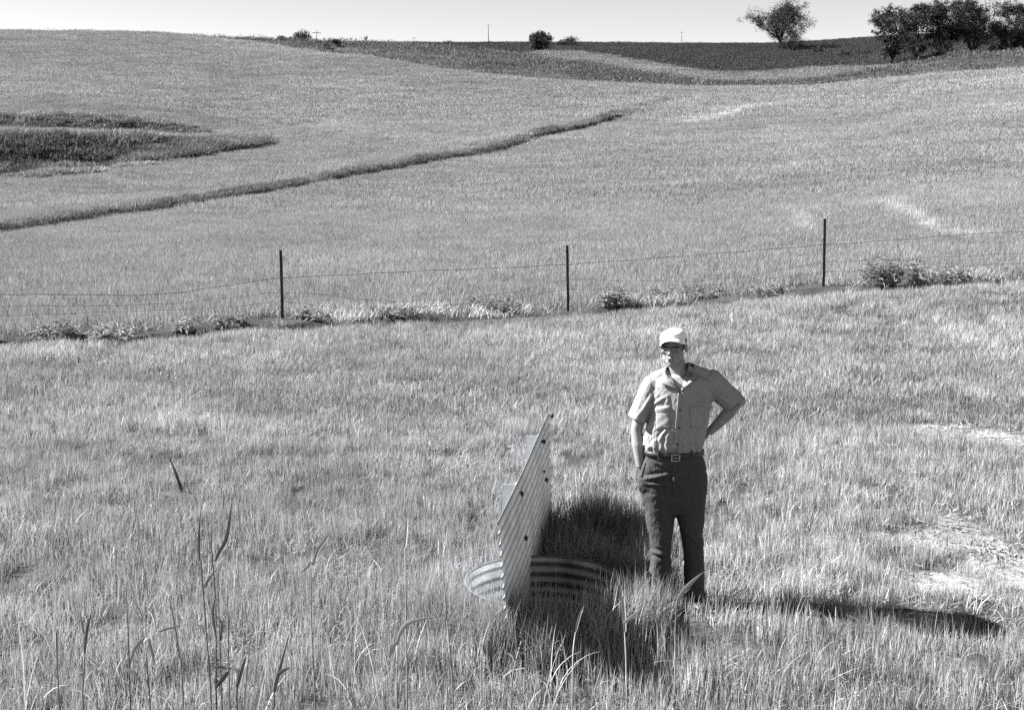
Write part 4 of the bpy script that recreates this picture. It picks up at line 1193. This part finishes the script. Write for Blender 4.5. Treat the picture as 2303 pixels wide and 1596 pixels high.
def bvh_of(objs):
    V = []; Fc = []
    for o_ in objs:
        n0 = len(V); V += [v.co.copy() for v in o_.data.vertices]; Fc += [tuple(n0 + i for i in p.vertices) for p in o_.data.polygons]
    return BVHTree.FromPolygons(V, Fc)
bvS = bvh_of([shirt, man])
def cast(px, py, bv, off):
    d = Vector(ray(px, py)).normalized(); o_ = Vector((0, 0, CAMH))
    h = bv.ray_cast(o_, d)
    if h[0] is None: return None
    return np.array(h[0]) - np.array(d) * off
def patch(name, corners, nx, ny, off, mat, parent, thick=.004, lift=None, bv=None):
    """cloth patch lying on the body, corners in picture order: top-left, top-right, bottom-right, bottom-left"""
    c = [np.array(k, float) for k in corners]; G = {}
    Yl = None
    for j in range(ny + 1):
        for i in range(nx + 1):
            s, t = i / nx, j / ny
            p = (c[0] * (1 - s) + c[1] * s) * (1 - t) + (c[3] * (1 - s) + c[2] * s) * t
            e = off + (lift(s, t) if lift else 0)
            h = cast(p[0], p[1], bv or bvS, e)
            if h is None: h = at_Y(p[0], p[1], (Yl if Yl else MY - .1))
            if Yl is not None and abs(h[1] - Yl) > .05: h = at_Y(p[0], p[1], Yl)
            Yl = h[1]; G[i, j] = h
    V = []; Fc = []
    for back in (0, 1):
        for j in range(ny + 1):
            for i in range(nx + 1):
                V.append(G[i, j] + np.array([0, thick * back, 0]))
    n0 = (nx + 1) * (ny + 1); ix = lambda i, j, b_=0: b_ * n0 + j * (nx + 1) + i
    for j in range(ny):
        for i in range(nx):
            Fc.append((ix(i, j), ix(i, j + 1), ix(i + 1, j + 1), ix(i + 1, j))); Fc.append((ix(i, j, 1), ix(i + 1, j, 1), ix(i + 1, j + 1, 1), ix(i, j + 1, 1)))
    for i in range(nx):
        Fc.append((ix(i, 0), ix(i + 1, 0), ix(i + 1, 0, 1), ix(i, 0, 1))); Fc.append((ix(i + 1, ny), ix(i, ny), ix(i, ny, 1), ix(i + 1, ny, 1)))
    for j in range(ny):
        Fc.append((ix(0, j + 1), ix(0, j), ix(0, j, 1), ix(0, j + 1, 1))); Fc.append((ix(nx, j), ix(nx, j + 1), ix(nx, j + 1, 1), ix(nx, j, 1)))
    return mesh_obj(name, V, Fc, mat, parent, True)
patch('collar_flap', [(1497, 824), (1503, 836), (1527, 879), (1484, 862)], 6, 8, .010, M_shirt, shirt, .004, lambda s, t: .010 * (1 - s) * t)
patch('collar_flap', [(1549, 818), (1574, 842), (1560, 854), (1530, 881)], 6, 8, .009, M_shirt, shirt, .004, lambda s, t: .008 * s * t)
patch('pocket', [(1473, 916), (1506, 913), (1507, 963), (1476, 966)], 8, 10, .005, M_shirt, shirt, .005, lambda s, t: .004 * math.sin(3.1 * s) * (1 - t))
patch('pocket', [(1551, 912), (1585, 914), (1583, 960), (1552, 962)], 8, 10, .005, M_shirt, shirt, .005)
patch('placket', [(1524, 884), (1533, 884), (1523, 1016), (1513, 1016)], 4, 20, .004, M_shirt, shirt, .004)
for (x, y) in [(1529, 922), (1527, 962), (1524, 1000)]:
    p = cast(x, y, bvS, .009)
    mb = MB(); mb.tube([p + np.array([0, .004, 0]), p + np.array([0, -.001, 0])], [.0058, .0058], 10); mb.build('button', M_plastic, shirt)

# --- trousers
tr = MB()
tr.loft([ring(1450, 1579, 1014, .115, 0), ring(1447, 1581, 1028, .118, 0), ring(1438, 1589, 1050, .122, .004), ring(1434, 1592, 1072, .124, .008), ring(1437, 1590, 1100, .120, .008), ring(1443, 1586, 1128, .11, .006), ring(1452, 1580, 1150, .09, .004)])
def leg(rows):
    tr.loft([ring(a, b_, y, dp, dy, 24, 2.1) for (y, a, b_, dp, dy) in rows])
leg([(1105, 1440, 1518, .108, .006), (1145, 1449, 1518, .10, .0), (1175, 1453, 1515, .093, -.006), (1205, 1459, 1511, .086, -.012), (1236, 1464, 1507, .080, -.012), (1262, 1461, 1508, .078, -.002), (1290, 1458, 1511, .080, .002), (1325, 1457, 1512, .084, .0), (1362, 1456, 1514, .088, -.004)])
leg([(1105, 1511, 1588, .108, .006), (1145, 1516, 1584, .10, .0), (1170, 1522, 1582, .094, -.004), (1200, 1530, 1580, .087, -.008), (1238, 1536, 1582, .080, -.006), (1270, 1537, 1582, .078, .0), (1300, 1537, 1584, .080, .0), (1340, 1536, 1586, .084, .0), (1374, 1535, 1588, .088, -.004)])
tr.ell(M(1452, 1082, -.02), (.058, .06, .085))          # the hand in the pocket
trou = remesh(tr, 'trousers', M_pants, .0058, 4)
co = coords(trou); no = normals(trou); pj = np.array([project(c) for c in co])
wr = .008 * fbm(pj[:, 0] * .055, pj[:, 1] * .03, 95) + .003 * fbm(pj[:, 0] * .2, pj[:, 1] * .1, 96)
for (ax, ay, bx, by, amp) in [(1443, 1078, 1508, 1066, .009), (1446, 1086, 1512, 1092, .006), (1470, 1035, 1512, 1058, .006), (1480, 1032, 1516, 1050, .005), (1517, 1040, 1514, 1110, .006), (1462, 1238, 1500, 1250, .007), (1540, 1232, 1580, 1222, .005), (1460, 1300, 1505, 1318, .005), (1540, 1310, 1580, 1322, .005), (1530, 1180, 1575, 1230, .004), (1460, 1340, 1510, 1350, .006), (1540, 1350, 1585, 1360, .006)]:
    ab = np.array([bx - ax, by - ay], float); L2 = ab @ ab
    t = np.clip(((pj[:, 0] - ax) * ab[0] + (pj[:, 1] - ay) * ab[1]) / L2, 0, 1)
    d = np.hypot(pj[:, 0] - ax - t * ab[0], pj[:, 1] - ay - t * ab[1])
    wr += 1.5 * amp * (np.exp(-(d / 4) ** 2) - .6 * np.exp(-((d - 8) / 4) ** 2)) * np.sin(np.pi * np.clip(t, .08, .92))
setco(trou, co + no * wr[:, None]); trou.parent = man
bvT = bvh_of([trou])
patch('fly', [(1512, 1038), (1519, 1038), (1519, 1105), (1513, 1105)], 3, 14, .004, M_pants, trou, .004, None, bvT)
patch('pocket_welt', [(1447, 1040), (1452, 1040), (1443, 1072), (1437, 1072)], 2, 8, .004, M_pants, trou, .004, None, bvT)
# --- belt
bl = []
for (y, ex) in [(1009, .006), (1010, .011), (1019, .012), (1020.5, .006)]:
    r_ = ring(1449.5, 1579, y, .118, 0, 40, 2.4); c_ = np.mean(r_, 0)
    bl.append([p + (p - c_) / np.linalg.norm((p - c_)[:2]) * ex for p in r_])
mb = MB(); mb.loft(bl, cap=False); belt = mb.build('belt', M_leather, man)
bvB = bvh_of([belt, trou, shirt])
c_ = cast(1519, 1029, bvB, .006)
mb = MB()
for (dx, dz, wx, wz) in [(0, .020, .05, .006), (0, -.020, .05, .006), (-.024, 0, .006, .046), (.024, 0, .006, .046), (.004, 0, .036, .005)]:
    mb.box(c_ + np.array([dx, -.002, dz]), (wx, .006, wz))
mb.build('buckle', M_metal, belt, False)
for x in (1481, 1556):
    c_ = cast(x, 1026 - abs(x - 1517) * .12, bvB, .004)
    mb = MB(); mb.box(c_, (.012, .008, .052)); mb.build('belt_loop', M_pants, trou, False)
# --- shoes
for (x, y, an) in [(1482, 1378, -14), (1563, 1386, 8)]:
    p = M(x, y); p[2] = 0
    a = math.radians(an); fd = np.array([math.sin(a), -math.cos(a), 0]); sd2 = np.array([fd[1], -fd[0], 0])
    gz = float(zat(p[0], p[1]))
    rings = []
    for (s, w, h, zb) in [(-.10, .02, .05, .03), (-.09, .034, .10, 0), (-.04, .038, .13, 0), (.01, .040, .11, 0), (.06, .046, .075, 0), (.12, .050, .06, 0), (.165, .042, .05, 0), (.185, .02, .03, .008)]:
        c = p + fd * s; rg = []
        for k in range(14):
            t = 2 * math.pi * k / 14; zz = gz + zb + h / 2 + h / 2 * math.copysign(abs(math.sin(t)) ** .7, math.sin(t))
            rg.append(np.array([c[0], c[1], 0]) + sd2 * w * math.copysign(abs(math.cos(t)) ** .8, math.cos(t)) + np.array([0, 0, zz]))
        rings.append(rg)
    mb = MB(); mb.loft(rings); mb.build('shoe', M_leather, man)
# --- hair
mb = MB(); mb.ell(hp(0, .018, .03), (.080, .097, .086), HR, 28, 20)
Vh = [np.array(v) for v in mb.v]; loc = [HR.T @ (v - HC) for v in Vh]
keepf = [f for f in mb.f if all((loc[i][1] > -.028 - .3 * (loc[i][2] - .0)) and loc[i][2] > -.052 + .35 * max(0, -loc[i][1] + .0) and loc[i][2] < .085 for i in f)]
hair = mesh_obj('hair', mb.v, keepf, M_hair, man, True)
# --- cap
_cr, _sr = math.cos(math.radians(-8)), math.sin(math.radians(-8))
def hc(x, y, z):                                       # the cap sits tilted on the head
    z -= .04
    return hp(x * _cr + z * _sr, y, -x * _sr + z * _cr + .042)
cp = MB(); rings = []
def band(s_):
    return .062 - .022 * (1 + s_)                     # lower edge of the cap, higher in front
for (z, rx, ry, dy_, e) in [(-.004, .0815, .102, .011, 2), (.005, .0825, .1035, .011, 2), (.016, .0820, .1025, .010, 2.0), (.029, .0780, .098, .010, 2.0), (.041, .0690, .088, .011, 2.0), (.050, .054, .069, .013, 2.0), (.0555, .034, .044, .016, 2), (.057, .012, .016, .018, 2)]:
    rg = []
    for k in range(40):
        t = 2 * math.pi * k / 40; cs, s_ = math.cos(t), math.sin(t)
        x = rx * math.copysign(abs(cs) ** (2 / e), cs); y = ry * math.copysign(abs(s_) ** (2 / e), s_) + dy_
        q_ = 1 - smooth(.0, .07, z)
        zz = z + band(s_) * q_ + .052 * (1 - q_) + .006 * smooth(.04, .07, z) * (1 if y < 0 else -.8) * min(1, abs(y) / .06)
        rg.append(hc(x, y, zz))
    rings.append(rg)
cp.loft(rings[::1], cap=False)
n_ = len(rings[0]); top = len(cp.v); cp.v.append(tuple(np.mean(np.array(rings[-1]), 0)))
for k in range(n_): cp.f.append(((len(rings) - 1) * n_ + k, (len(rings) - 1) * n_ + (k + 1) % n_, top))
cap = cp.build('cap', M_cap, man)
co = coords(cap); lc = (co - HC) @ HR
no = normals(cap)
w_ = .005 * fbm(lc[:, 0] * 28 + 5, lc[:, 1] * 20 + lc[:, 2] * 35, 97, 3) * smooth(.06, .10, lc[:, 2]) + .0022 * np.sin(lc[:, 2] * 150 + lc[:, 0] * 60) * smooth(.01, .06, lc[:, 0]) * smooth(.065, .10, lc[:, 2])
setco(cap, co + no * w_[:, None])
# brim: curved visor with a dark underside
V = []; Fu = []; Fl = []
na2, nr = 28, 8
for lay in (0, 1):
    for i in range(na2 + 1):
        t = math.radians(198 + 144 * i / na2); cs, s_ = math.cos(t), math.sin(t)
        for j in range(nr + 1):
            q_ = j / nr; ext = .058 * q_ * max(0, math.sin(math.pi * (i / na2))) ** .55
            x = .082 * cs * (1 + .06 * q_); y = .1025 * s_ + .011 - ext
            z = band(s_) - .002 - .002 * q_ * math.sin(math.pi * i / na2) - .040 * (x / .0855) ** 2 * q_
            V.append(hc(x, y, z - .0035 * lay))
n0 = (na2 + 1) * (nr + 1)
for i in range(na2):
    for j in range(nr):
        b_ = i * (nr + 1) + j
        Fu.append((b_, b_ + nr + 1, b_ + nr + 2, b_ + 1)); Fl.append((n0 + b_, n0 + b_ + 1, n0 + b_ + nr + 2, n0 + b_ + nr + 1))
    a_ = i * (nr + 1) + nr
    Fu.append((a_, a_ + nr + 1, n0 + a_ + nr + 1, n0 + a_))
brim = mesh_obj('brim', V, Fu + Fl, M_cap, cap, True)
brim.data.materials.append(M_capunder)
for i in range(len(Fu), len(Fu) + len(Fl)): brim.data.polygons[i].material_index = 1
# --- glasses
gl = MB(); rims = []
for sx in (-1, 1):
    pts = []
    for k in range(21):
        t = 2 * math.pi * k / 20
        pts.append(hp(sx * .0335 + .0235 * math.cos(t), -.094 + .006 * abs(.0335 + .0235 * math.cos(t) * sx) / .05, -.003 + .0185 * math.sin(t)))
    rm = MB(); rm.tube(pts, .0018, 6, cap=False); rims.append(rm)
    brow = [hp(sx * (.0335 + .0255 * q_), -.095 + .008 * max(0, q_), -.003 + .0195 * math.sqrt(max(0, 1 - (q_ * .85) ** 2))) for q_ in np.linspace(-1, 1, 9)]
    gl.tube(brow, [.0025, .0035, .004, .0042, .0042, .0044, .0046, .005, .005], 8)
    gl.tube([hp(sx * .060, -.086, .009), hp(sx * .073, -.06, .011), hp(sx * .078, -.01, .012), hp(sx * .078, .012, .012), hp(sx * .076, .026, -.004)], .0024, 6)
gl.tube([hp(-.011, -.097, .004), hp(0, -.101, .007), hp(.011, -.097, .004)], .0022, 6)
glasses = gl.build('glasses', M_plastic, man)
for rm in rims: rm.build('lens_rim', M_metal, glasses)
for sx in (-1, 1):
    mb = MB(); mb.ell(hp(sx * .032, -.0735, -.001), (.0135, .0125, .008), HR, 12, 8); mb.build('eye', M_eye, man)
mb = MB(); mb.tube([hp(-.024, -.0925, -.066), hp(-.01, -.0965, -.0645), hp(.01, -.0965, -.0645), hp(.024, -.0925, -.066)], [.0016, .003, .003, .0016], 6)
mb.build('mouth_line', M_hair, man)
